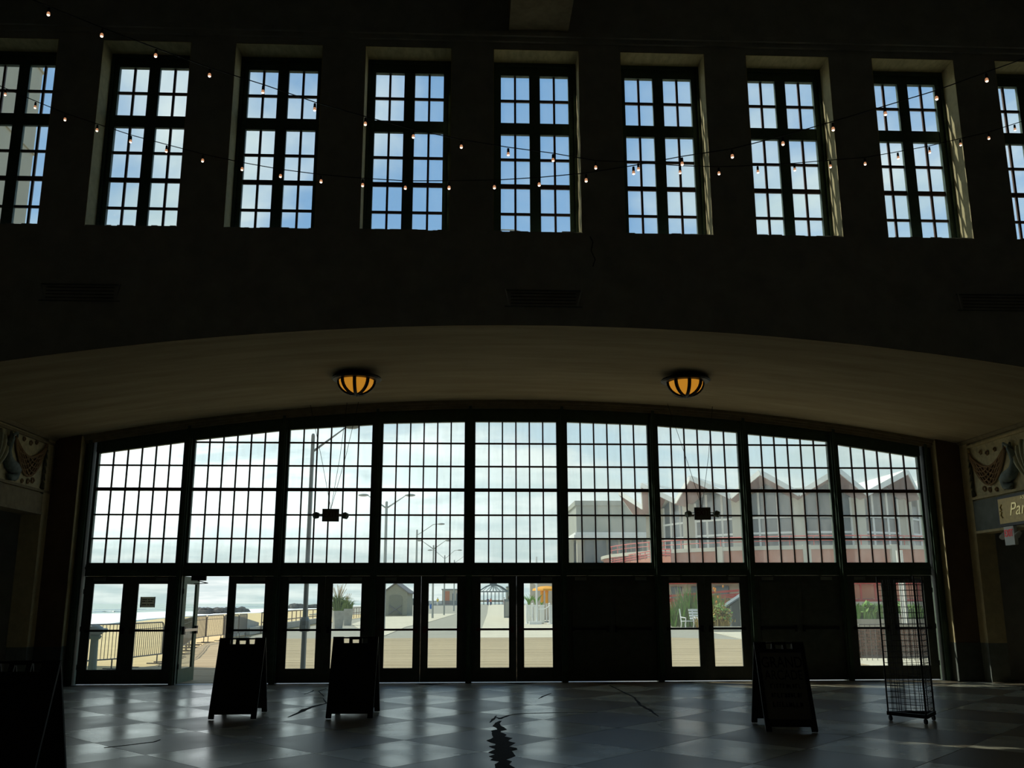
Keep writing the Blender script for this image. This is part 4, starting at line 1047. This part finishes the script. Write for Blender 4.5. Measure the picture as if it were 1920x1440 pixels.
for k in range(3): MB().box(-w/2+2+k*2., -w/2+3+k*2., -.12, 0, 1.5, 3.2).build('window', 'slate', o)
# dark picture-board standing by the path
bd = thing('poster_stand', (*G(952.5, 1158.5), 0), R(8), 'dark framed poster stand at the right of the far path', 'poster stand')
MB().box(-.45, .75, -.04, .04, .0, 2.0).build('frame', 'slate', bd); MB().box(-.36, .66, -.06, -.04, .15, 1.75).build('poster', 'galvanised', bd)
MB().ell((.5, 0, 2.1), .5, .25, .5, 8, 6).build('topper', 'hair', bd)

# terrace with white boxes, rope posts, umbrella
Yt = 78.
def tx(px, Y=Yt): return onY(px, 1150, Y).x
for k, (a, c, lab) in enumerate(((987, 998, 'first white planter box from the left beyond the fifth doors'), (1001, 1009.5, 'second white planter box, beside the pale pole'), (1010.5, 1019, 'white planter box right of the pale pole'), (1028, 1046, 'rightmost white planter box beyond the fifth doors'))):
    x0, x1 = tx(a), tx(c); o = thing('planter_box', ((x0+x1)/2, Yt-k*.5, 0), 0, lab, 'planter'); w = (x1-x0)/2
    MB().box(-w, w, 0, .9, .06, 1.42).build('box', 'white_box', o); MB().box(-w-.03, w+.03, -.03, .93, 1.36, 1.44).build('lip', 'white_paint', o); MB().box(-w+.04, w-.04, .1, .8, 0, .06).build('plinth', 'slate', o)
    b = MB()
    for t in range(26 if k in (0, 1) else 12):
        a_ = random.uniform(0, 2*pi); l = random.uniform(.5, .95)*(1 if k in (0, 1) else .35); b.tube([(0, .45, 1.35), (.25*l*cos(a_), .45+.25*l*sin(a_), 1.4+l*.6), (.7*l*cos(a_), .45+.7*l*sin(a_), 1.4+l)], [.03, .03, .004], 3)
    b.build('spiky_leaves', 'leaf_green', o, kind='stuff')
for k, (px, lab) in enumerate(((987.5, 'left white rope post outside the fifth doors'), (998.5, 'middle white rope post outside the fifth doors'), (1030.5, 'right white rope post outside the fifth doors'))):
    o = thing('rope_post', (tx(px, Yt-2.), Yt-2., 0), 0, lab, 'rope post', 'white rope posts'); MB().lathe([(0, 0), (.2, 0), (.2, .05), (.06, .08), (.06, 1.45), (.1, 1.5), (.06, 1.58), (0, 1.6)], 8).build('post', 'white_paint', o)
x0, x1, x2 = tx(987.5, Yt-2.), tx(998.5, Yt-2.), tx(1030.5, Yt-2.)
rp = thing('barrier_rope', (x0, Yt-2.15, 0), 0, 'white rope sagging between the rope posts', 'rope')
MB().tube([((x1-x0)*t, 0, 1.4-.95*t**.7) for t in [v/8 for v in range(9)]], .035, 5).tube([(x1-x0+(x2-x1)*t, 0, 1.4-.3*4*t*(1-t)) for t in [v/8 for v in range(9)]], .035, 5).build('rope_run', 'white_paint', rp)
o = thing('flag_pole', (tx(1006.5, Yt-3), Yt-3, 0), 0, 'thin pale pole on a heavy base outside the fifth doors', 'pole')
MB().tube([(0, 0, .1), (0, 0, onY(1006.5, 1044, Yt-3).z)], .07, 8).build('pole', 'white_paint', o); MB().box(-.6, .35, -.3, .3, 0, .22).build('base', 'white_paint', o); MB().tube([(0, 0, 2.95), (-.25, 0, 3.1)], .05, 6).build('bracket', 'white_paint', o)
um = thing('umbrella', (tx(1025, Yt+4), Yt+4, 0), 0, 'orange patio umbrella over the white planter boxes', 'umbrella')
uz = lambda y: onY(1025, y, Yt+4).z
MB().tube([(0, 0, 0), (0, 0, uz(1100))], .05, 8).build('pole', 'white_paint', um)
MB().lathe([(0, uz(1098.5)), (.5, uz(1099.5)), (1.15, uz(1104)), (1.2, uz(1107.5)), (1.1, uz(1107)), (0, uz(1103))], 10).build('canopy', 'umbrella_orange', um)
for s in (-1, 1): MB().lathe([(.0, uz(1131)), (.13, uz(1131)), (.11, uz(1118)), (.15, uz(1108)), (0, uz(1107))], 8, c=(s*.2-.2, -.3, 0)).build('curtain', 'umbrella_orange', um)
MB().lathe([(0, 0), (.35, 0), (.35, .1), (0, .12)], 8).build('base', 'slate', um)

# grey block building
ga = onY(1080, 940, 100); gb_ = onY(1217, 940, 100); gz = lambda y, Y=100: onY(1100, y, Y).z
gbld = thing('block_building', (ga.x, 100, 0), 0, 'flat-roofed beige building left of the folded roof', 'building')
W_ = gb_.x-ga.x+12; top = gz(940)
MB().box(0, W_, 0, 14, gz(1003), top).build('upper_wall', 'building_grey', gbld)
MB().box(-.15, W_, -.18, 14, gz(948), top+.05).build('parapet', 'building_grey', gbld)
MB().box(-.3, W_, -.35, 14.3, gz(1003)-.35, gz(1003)).box(-.15, W_, -.2, 14.1, gz(1003), gz(998)).build('ledge', 'white_paint', gbld)
MB().box(.6, W_, .9, 13, 0, gz(1003)-.35).build('lower_wall', 'building_grey', gbld)
for k in range(9): MB().box(.9+k*1.25, 1.95+k*1.25, .8, .9, gz(1056), gz(1012)).build('window', 'bay_glass', gbld)
MB().box(-.95, 0, 3, 12, 0, gz(1012, 103)).prism([(-.01, 0), (.0, 0), (.0, gz(1003)), (-.01, gz(1003))], 'y', 3, 12).build('side_wing', 'building_beige', gbld)
MB().prism([(-1.05, 0), (0, 0), (0, gz(1005, 103)), (-1.05, gz(1018, 103))], 'y', 2.9, 3).build('wing_gable', 'building_beige', gbld)
MB().box(0.05, .55, .2, .9, 0, gz(1003)-.35).build('corner_pier', 'building_beige', gbld)
MB().box(onY(994, 1100, 93).x-ga.x, 30, -7.0, -6.6, -0.0, gz(1076, 93)).build('yard_wall', 'far_beige', gbld)

# folded-roof pavilion on a circular plan
FX, FY, FR, FA, FD = 30.5, 91.0, 16.0, -69, 22
fp = thing('folded_roof_building', (FX, FY, 0), 0, 'round glazed building with a zigzag folded white roof', 'building')
def FP(a, r, z): return (r*sin(R(a)), -r*cos(R(a)), z)
ZP, ZV, ZT, ZC = 12.15, 10.45, 5.95, 9.7
for i in range(-1, 8):
    a = FA+FD*i; vl, vr = a-FD/2, a+FD/2
    pk = Vector(FP(a, FR, ZP)); L_ = Vector(FP(vl, 14.5, ZV)); R_ = Vector(FP(vr, 14.5, ZV)); cc = Vector(FP(a, 1.0, ZC+1.2)); cl_ = Vector(FP(vl, 1.0, ZC)); cr_ = Vector(FP(vr, 1.0, ZC))
    th_ = Vector((0, 0, .22))
    for q_, t_ in ((L_, cl_), (R_, cr_)):
        MB().add([pk, q_, t_, cc, pk-th_, q_-th_, t_-th_, cc-th_], [(0,1,2,3),(7,6,5,4),(0,4,5,1),(1,5,6,2),(2,6,7,3),(3,7,4,0)]).build('roof_panel', 'roof_white', fp)
    # fascia boards on the overhanging gable
    for q_ in (L_, R_):
        MB().bar(pk-Vector((0, 0, .22)), q_-Vector((0, 0, .22)), .16, .42, up=(0, 0, 1)).build('fascia_board', 'white_paint', fp)
    # mauve soffit lining under the overhang, back to the glass line
    wr = 12.9
    gp = Vector(FP(a, wr*1.02, ZP-.75)); gl, gr_ = Vector(FP(vl, wr, ZV-.55)), Vector(FP(vr, wr, ZV-.55)); dn = Vector((0, 0, -.5))
    for q_, g_ in ((L_, gl), (R_, gr_)):
        MB().add([pk+dn*.8, q_+dn*.8, g_, gp, pk+dn, q_+dn, g_-Vector((0,0,.1)), gp-Vector((0,0,.1))], [(0,1,2,3),(7,6,5,4),(0,4,5,1),(1,5,6,2),(2,6,7,3),(3,7,4,0)]).build('soffit_panel', 'soffit_mauve', fp)
    # column at each valley
    cx_, cy_, _ = FP(vl, 13.0, 0); c_ = MB().box(-.42, .42, -.35, .35, ZT-2.2, ZV-.35).build('column', 'building_beige', fp); c_.location = (cx_, cy_, 0); c_.rotation_euler = (0, 0, R(vl))
    # glass bay: five panes wide by four high with white bars
    A_, B_ = Vector(FP(vl, 12.7, 0)), Vector(FP(vr, 12.7, 0)); dv = (B_-A_); W2 = dv.length; bay = [A_+dv*.08, B_-dv*.08]
    out_ = Vector((dv.y, -dv.x, 0)).normalized()
    def gpt(t, z, d=0.): return A_+dv*t+Vector((0, 0, z))+out_*d
    zl = ZV-.55; zc = ZP-.85
    ztop = lambda t: zl+(zc-zl)*(1-abs(t-.5)/.5)
    MB().add([gpt(.04, ZT), gpt(.96, ZT), gpt(.96, ztop(.96)), gpt(.5, zc), gpt(.04, ztop(.04)), gpt(.04, ZT, -.1), gpt(.96, ZT, -.1), gpt(.96, ztop(.96), -.1), gpt(.5, zc, -.1), gpt(.04, ztop(.04), -.1)], [(0,1,2,3,4),(9,8,7,6,5),(0,5,6,1),(1,6,7,2),(2,7,8,3),(3,8,9,4),(4,9,5,0)]).build('window', 'bay_glass', fp)
    for t in (.10, .34, .66, .90): MB().bar(gpt(t, ZT, .06), gpt(t, ztop(t)-.05, .06), .16, .1).build('window_bar', 'white_paint', fp)
    for z in (7.25, 8.55): MB().bar(gpt(.06, z, .07), gpt(.94, z, .07), .1, .17).build('window_bar', 'white_paint', fp)
MB().lathe([(0, ZC+1.15), (6, ZC+1.15), (6, ZC+2.0), (0, ZC+2.0)], 12).build('roof_plant_room', 'building_grey', fp)
# terrace drum
for nm, r_, z0_, z1_, mt_ in (('terrace_wall', 17.6, 3.5, 5.6, 'brick_red'), ('terrace_cap', 17.85, 5.6, 5.88, 'building_beige'), ('terrace_base', 17.8, 3.1, 3.5, 'paint_red'), ('terrace_floor', 17.5, 5.88, 5.92, 'building_beige'), ('ground_storey', 15.6, 0, 3.1, 'building_beige')):
    MB().lathe([(0, z0_), (r_, z0_), (r_, z1_), (0, z1_)], 45).build(nm, mt_, fp)
for i in range(-2, 20):
    a = -80+11*i*.75
    c_ = MB().box(-.6, .6, -.05, .05, .3, 2.9).build('ground_window', 'bay_glass', fp); p_ = FP(a, 15.62, 0); c_.location = p_; c_.rotation_euler = (0, 0, R(a))
for i in range(0, 8):
    a = FA-FD/2+FD*i; p_ = FP(a, 17.7, 0); c_ = MB().box(-.3, .3, -.12, .3, 3.3, 5.95).build('terrace_pier', 'building_beige', fp); c_.location = p_; c_.rotation_euler = (0, 0, R(a))
b = MB(); b.tube([FP(a, 17.3, 6.65) for a in range(-85, 86, 5)], .05, 5); b.build('terrace_rail', 'paint_red', fp)
b = MB(); b.tube([FP(a, 17.3, 6.3) for a in range(-85, 86, 5)], .035, 5); b.build('terrace_rail', 'paint_red', fp)
for a in range(-84, 86, 6): MB().tube([FP(a, 17.3, 5.9), FP(a, 17.3, 6.65)], .04, 5).build('rail_post', 'paint_red', fp)

# curving red ramp in front, with railings
ra = thing('red_ramp', (onY(1145, 1050, 84).x, 84, 0), 0, 'curving red ramp wall with railings left of the round building', 'ramp')
rpts = []
for k in range(13):
    t = k/12; px = 1143+t*115; Y = 88-12*t; zt_ = onY(px, 1047-17*min(1, t*1.2), Y).z; rpts.append((onY(px, 1050, Y).x-ra.location.x, Y-84, zt_-.0))
for (x0, y0, z0_), (x1, y1, z1_) in zip(rpts, rpts[1:]):
    MB().add([(x0, y0, z0_-1.7), (x1, y1, z1_-1.7), (x1, y1, z1_-.55), (x0, y0, z0_-.55), (x0, y0+.2, z0_-1.7), (x1, y1+.2, z1_-1.7), (x1, y1+.2, z1_-.55), (x0, y0+.2, z0_-.55)], [(0,1,2,3),(7,6,5,4),(0,4,5,1),(1,5,6,2),(2,6,7,3),(3,7,4,0)]).build('wall_panel', 'brick_red', ra)
for dz in (0, -.22, -.42): MB().tube([(x, y, z+dz) for x, y, z in rpts], .045, 5).build('rail', 'paint_red', ra)
for x, y, z in rpts: MB().tube([(x, y, z-.6), (x, y, z)], .05, 5).build('rail_post', 'paint_red', ra)
MB().box(rpts[0][0]-.2, rpts[2][0]-.35, rpts[0][1]-.6, rpts[0][1]-.5, rpts[0][2]-2.3, rpts[0][2]-.7).build('banner', 'white_box', ra)
MB().box(rpts[0][0], rpts[-1][0]+1, 3.5, 3.9, 0, rpts[0][2]-1.6).build('supporting_wall', 'building_beige', ra)
# ground-level red railing seen through the seventh doors
def gx(px, Y): return onY(px, 1140, Y).x
rr_ = thing('red_railing', (gx(1240, 70), 70, 0), 0, 'bright red panelled railing rising to the right outside the seventh doors', 'railing')
L_ = gx(1400, 70)-gx(1240, 70); z = lambda px, y: onY(px, y, 70).z
x_ = lambda px: gx(px, 70)-gx(1240, 70)
for (ya, yb, w) in ((1119, 1106, .16), (1124.5, 1112.5, .10), (1128, 1117, .18)):
    MB().bar((0, 0, z(1240, ya)), (L_, 0, z(1400, yb)), w, w).build('rail', 'paint_red', rr_)
for k in range(9):
    t = k/8; MB().box(L_*t-.07, L_*t+.07, 0, .14, z(1300, 1162), z(1300, 1126-12*t)).build('rail_post', 'paint_red', rr_)
for k in range(8):
    t = k/8; MB().box(L_*t+.1, L_*(t+.125)-.1, .14, .2, z(1300, 1153), z(1300, 1131-9*t)).build('panel', 'brick_red', rr_)
MB().box(0, L_, -.1, .3, z(1300, 1156), z(1300, 1153)).build('lower_rail', 'paint_red', rr_)
kw = MB().box(0, L_, 0, .6, 0, z(1300, 1156)).build('planting_wall', 'concrete'); kw.location = (gx(1240, 69.8), 69.75, 0); kw['label'] = 'low beige wall below the bright red railing'; kw['category'] = 'wall'
# beds and shrubs
def shrub(px, ybase, Y, w, h, n, mts, label, blade=True, flowers=0, z0=0.):
    p = onY(px, ybase, Y); o = thing('garden_shrub', (p.x, Y, z0), 0, label, 'shrub', 'shrubs in the planted bed')
    for mi, mt_ in enumerate(mts):
        b = MB()
        for k in range(n):
            x = max(-w*.42, min(w*.42, random.gauss(0, w*.26))); y = max(-w*.25, min(w*.25, random.gauss(0, w*.15))); l = h*random.uniform(.45, 1.)*(1-min(.5, abs(x)/w)); dx, dy = random.uniform(-.3, .3)*h*.6, random.uniform(-.3, .3)*h*.5
            if blade:
                b.tube([(x, y, 0), (x+dx*.4, y+dy*.4, l*.6), (x+dx, y+dy, l)], [.03, .035, .005], 3)
            else:
                c = Vector((x+dx, y+dy, l)); a = Vector((random.uniform(-1, 1), random.uniform(-1, 1), random.uniform(-.4, 1))).normalized()*.13; d2 = a.cross(Vector((random.uniform(-1, 1), random.uniform(-1, 1), 1))).normalized()*.06
                b.add([c-a, c+d2, c+a, c-d2, c+Vector((0, 0, .015))], [(0,1,4),(1,2,4),(2,3,4),(3,0,4),(3,2,1,0)])
        b.build('leaves', mt_, o, kind='stuff')
    MB().tube([(0, 0, 0), (0, 0, h*.4)], .05, 5).build('stem', 'rust_rail', o)
    if flowers:
        b = MB()
        for k in range(flowers): b.ell((random.gauss(0, w*.3), random.gauss(0, w*.2), h*random.uniform(.7, 1.1)), .06, .06, .09, 5, 4)
        b.build('flowers', 'flower_orange', o, kind='stuff')
    return o
shrub(1292, 1160, 66, 2.6, 3.0, 130, ('grass_blade', 'leaf_green'), 'tall spiky green shrub behind the white bench')
shrub(1281, 1160, 68, 2.0, 3.2, 60, ('plume',), 'pale dry plumes behind the white bench')
shrub(1340, 1160, 63, 2.4, 2.6, 170, ('leaf_green',), 'leafy green shrub left of the grey-green kiosk', flowers=2)
shrub(1352, 1162, 61.6, 1.3, 2.3, 110, ('leaf_green', 'leaf_ochre'), 'shrub with orange blooms against the kiosk', flowers=5)
shrub(1336, 1172, 58.6, 2.0, 1.6, 260, ('leaf_ochre',), 'low ochre grass clump left of the kiosk')
shrub(1354, 1172, 58.2, 1.2, 1.6, 160, ('leaf_ochre', 'leaf_green'), 'mixed ochre and green clump right beside the kiosk', blade=False)
kb = MB().box(0, gx(1400, 54)-gx(1326, 54), 0, .5, 0, .28).build('bed_kerb', 'concrete'); kb.location = (gx(1338, 54), 54.2, 0); kb['label'] = 'low stone kerb in front of the planted bed'; kb['category'] = 'kerb'
# kiosk
Yk = 60; ks = thing('kiosk', (gx(1369, Yk), Yk, 0), 0, 'dark grey-green kiosk with sloping roof behind the seventh doors', 'kiosk')
kz = lambda y: onY(1380, y, Yk).z; wk = gx(1400, Yk)-gx(1369, Yk)
MB().prism([(0, 0), (wk, 0), (wk, kz(1112)), (wk*.62, kz(1121)), (0, kz(1136))], 'y', 0, .9).build('body', 'kiosk_green', ks)
MB().prism([(-.25, kz(1138)), (wk*.62, kz(1121)), (wk+.1, kz(1111)), (wk+.1, kz(1108)), (wk*.62, kz(1118)), (-.25, kz(1135))], 'y', -.1, .95).build('roof', 'slate', ks)
MB().box(0, .07, -.04, 0, 0, kz(1136)).build('corner_trim', 'grey_paint', ks)
MB().box(wk*.55, wk*.6, -.04, 0, 0, kz(1121)).build('corner_trim', 'grey_paint', ks)
# slatted white bench
Yb = 61; bx_ = gx(1276, Yb); be = thing('park_bench', (bx_, Yb, 0), R(12), 'white slatted park bench outside the seventh doors', 'bench')
bz = lambda y: onY(1290, y, Yb).z
for k in range(4): MB().bar((.75, .30+k*.06, .62+k*.17), (2.6, .30+k*.06, .62+k*.17), .03, .13).build('back_slat', 'white_paint', be)
for k in range(4): MB().box(.1, 2.6, -.35+k*.15, -.24+k*.15, .44, .48).build('seat_slat', 'white_paint', be)
for x in (.15, 1.0, 2.5):
    MB().tube([(x, -.35, 0), (x, -.28, .25), (x, -.38, .46)], .035, 6).build('leg', 'white_paint', be); MB().tube([(x, .40, 0), (x, .26, .30), (x, .50, 1.2)], .035, 6).build('leg', 'white_paint', be)
    MB().tube([(x, -.38, .66), (x, .0, .68), (x, .35, .70)], .03, 6).tube([(x, -.36, .46), (x, -.38, .66)], .03, 6).build('armrest', 'white_paint', be)

# outside the ninth doors: brick wall, railing, bed
Yw = 28.6; wx0, wx1 = 11.2, 16.4
bwl = thing('brick_wall', (wx0, Yw, 0), 0, 'brown brick wall topped by a planted bed outside the last doors', 'wall')
wz = lambda y, Y=Yw: onY(1630, y, Y).z
ztop_ = wz(1171)
MB().box(0, wx1-wx0, .04, .30, 0, ztop_-.1).build('core', 'concrete', bwl)
bh = .085; src = [MB().box(0, .215, 0, .06, 0, .068).build('brick', 'brick_brown', bwl)]; src[0].location = (0, 0, .005); first = True
cnt = 0
for r_ in range(int((ztop_-.1)/bh)):
    off_ = .11 if r_ % 2 else 0
    for k in range(22):
        if cnt == 0: cnt = 1; continue
        x = k*.235+off_-.0
        if x+.215 > wx1-wx0: continue
        cnt += 1
        if cnt > 290: break
        linked('brick', src[0], bwl, (x, random.uniform(-.006, .006), r_*bh+.005))
MB().box(-.05, wx1-wx0, -.05, .36, ztop_-.1, ztop_).build('coping', 'concrete', bwl)
# upper planted ledge behind
pb = MB().box(0, 8, 0, 1.2, 0, wz(1161, 33)).build('raised_bed', 'concrete'); pb.location = (11.6, 33, 0); pb['label'] = 'raised beige bed wall behind the brick wall'; pb['category'] = 'wall'
for k, (px, lab) in enumerate(((1612, 'leafy plant at the left of the raised bed'), (1630, 'leafy plant in the middle of the raised bed'), (1648, 'leafy plant near the wire rack side of the raised bed'), (1690, 'leafy plant behind the wire rack'), (1722, 'leafy plant at the right end of the raised bed'))):
    shrub(px, 1155, 33.5, 1.0, .62, 120, ('leaf_green',), lab, blade=(k % 2 == 0), z0=wz(1161, 33)-.02)
bk = MB().box(0, 12, 0, .4, 0, wz(1128, 40)).build('ledge_wall', 'building_beige'); bk.location = (14.2, 40, 0); bk['label'] = 'pale ledge wall under the red panelled fence'; bk['category'] = 'wall'
rf = thing('red_fence', (14.6, 40.3, wz(1128, 40)), 0, 'red panelled terrace fence outside the last doors', 'fence')
hf = wz(1092, 40.3)-wz(1128, 40)
for k in range(14):
    MB().box(k*.62, k*.62+.07, 0, .07, 0, hf).build('fence_post', 'paint_red', rf); MB().box(k*.62+.07, k*.62+.62, .02, .05, .12, hf-.1).build('panel', 'brick_red', rf)
MB().box(0, 8.7, -.02, .08, 0, .10).build('rail', 'paint_red', rf); MB().box(0, 8.7, -.02, .08, hf-.08, hf).build('rail', 'paint_red', rf)
MB().box(2.35, 2.75, -.1, .0, -.45, .0).build('bracket', 'paint_red', rf)
# thin metal railing of pickets close to the brick wall
pk = thing('picket_railing', (11.0, 27.2, 0), 0, 'thin dark picket railing in front of the brick wall', 'railing')
MB().tube([(0, 0, .98), (5, 0, .98)], .016, 6).build('rail', 'barrier_steel', pk); MB().tube([(0, 0, .12), (5, 0, .12)], .012, 6).build('rail', 'barrier_steel', pk)
s_ = None
for k in range(34):
    if s_ is None: s_ = MB().tube([(0, 0, .0), (0, 0, 1.0)], .009, 5).build('picket', 'barrier_steel', pk)
    else: linked('picket', s_, pk, (k*.15, 0, 0))
for k, (px, Y) in enumerate(((1693, 30.2), (1700, 30.0))):
    p = onY(px, 1150, Y); o = MB().tube([(0, 0, 0), (0, 0, 3.2)], .05, 8).build('downpipe', 'white_paint'); o.location = (p.x, Y, 0); o['label'] = ['left white pipe seen through the wire rack', 'right white pipe seen through the wire rack'][k]; o['category'] = 'pipe'
# neighbouring tower at the left; unseen height and depth sized to shade the glazing
tw = thing('side_tower', (-20.0, 21.0, 0), 0, 'tall beige masonry tower seen through the leftmost upper window', 'tower')
MB().box(-6, 5.4, 0, 9.0, 0, 27.6).build('shaft', 'tower_beige', tw)
for k in range(9): MB().box(-6.1, 5.46, -.06, 9.06, 3*k+1.2, 3*k+1.26).build('string_course', 'tower_beige', tw)
b = MB(); b.tube([(5.55, 7.2+.3*cos(t*.7), 10.4+.08*t*0+.35*sin(t*.7)) for t in range(6)], .06, 6); b.tube([(5.55, 7.2, 10.0), (5.55, 7.35, 9.6), (5.55, 7.0, 9.2), (5.55, 6.6, 9.35)], .06, 6); b.build('scroll_bracket', 'truss_steel', tw)
# flat roof of the entrance bay outside, with a bent handrail
MB().box(XL-.6, XR+.6, NW+WT, D+.6, 6.42, 6.7).build('roof', 'concrete', None, kind='structure', label='flat roof slab over the entrance bay', category='roof')
hr = thing('roof_handrail', (.60, 16.6, 6.7), 0, 'bent metal handrail on the roof outside the middle upper window', 'handrail')
hz = lambda y: onY(965, y, 16.6).z-6.7
xh = onY(936, 430, 16.6).x-.60; xe_ = onY(978, 436, 16.6).x-.60
for dz in (0, -.055): MB().tube([(xh-.3, 0, hz(431)+dz), (xe_-.14, 0, hz(431.5)+dz), (xe_-.03, 0, hz(433.5)+dz), (xe_+dz*.3, 0, 0)], .013, 6).build('rail', 'galvanised', hr)
# added unseen wing keeping sun off the left glazing, then the outer walls
MB().box(-14.8, -10.6, D+.5, 25.6, 0, 9.8).build('side_wing', 'tower_beige', None, kind='structure', label='unseen low wing added left of the entrance to block sun', category='wing')
MB().box(XR+.4, 22, D+.1, D+.5, 0, 6.6).build('wall_outer_right', 'building_beige', None, kind='structure', label='outer wall right of the entrance', category='wall')
MB().box(-16, XL-.4, D+.1, D+.5, 0, 6.6).build('wall_outer_left', 'building_beige', None, kind='structure', label='outer wall left of the entrance', category='wall')
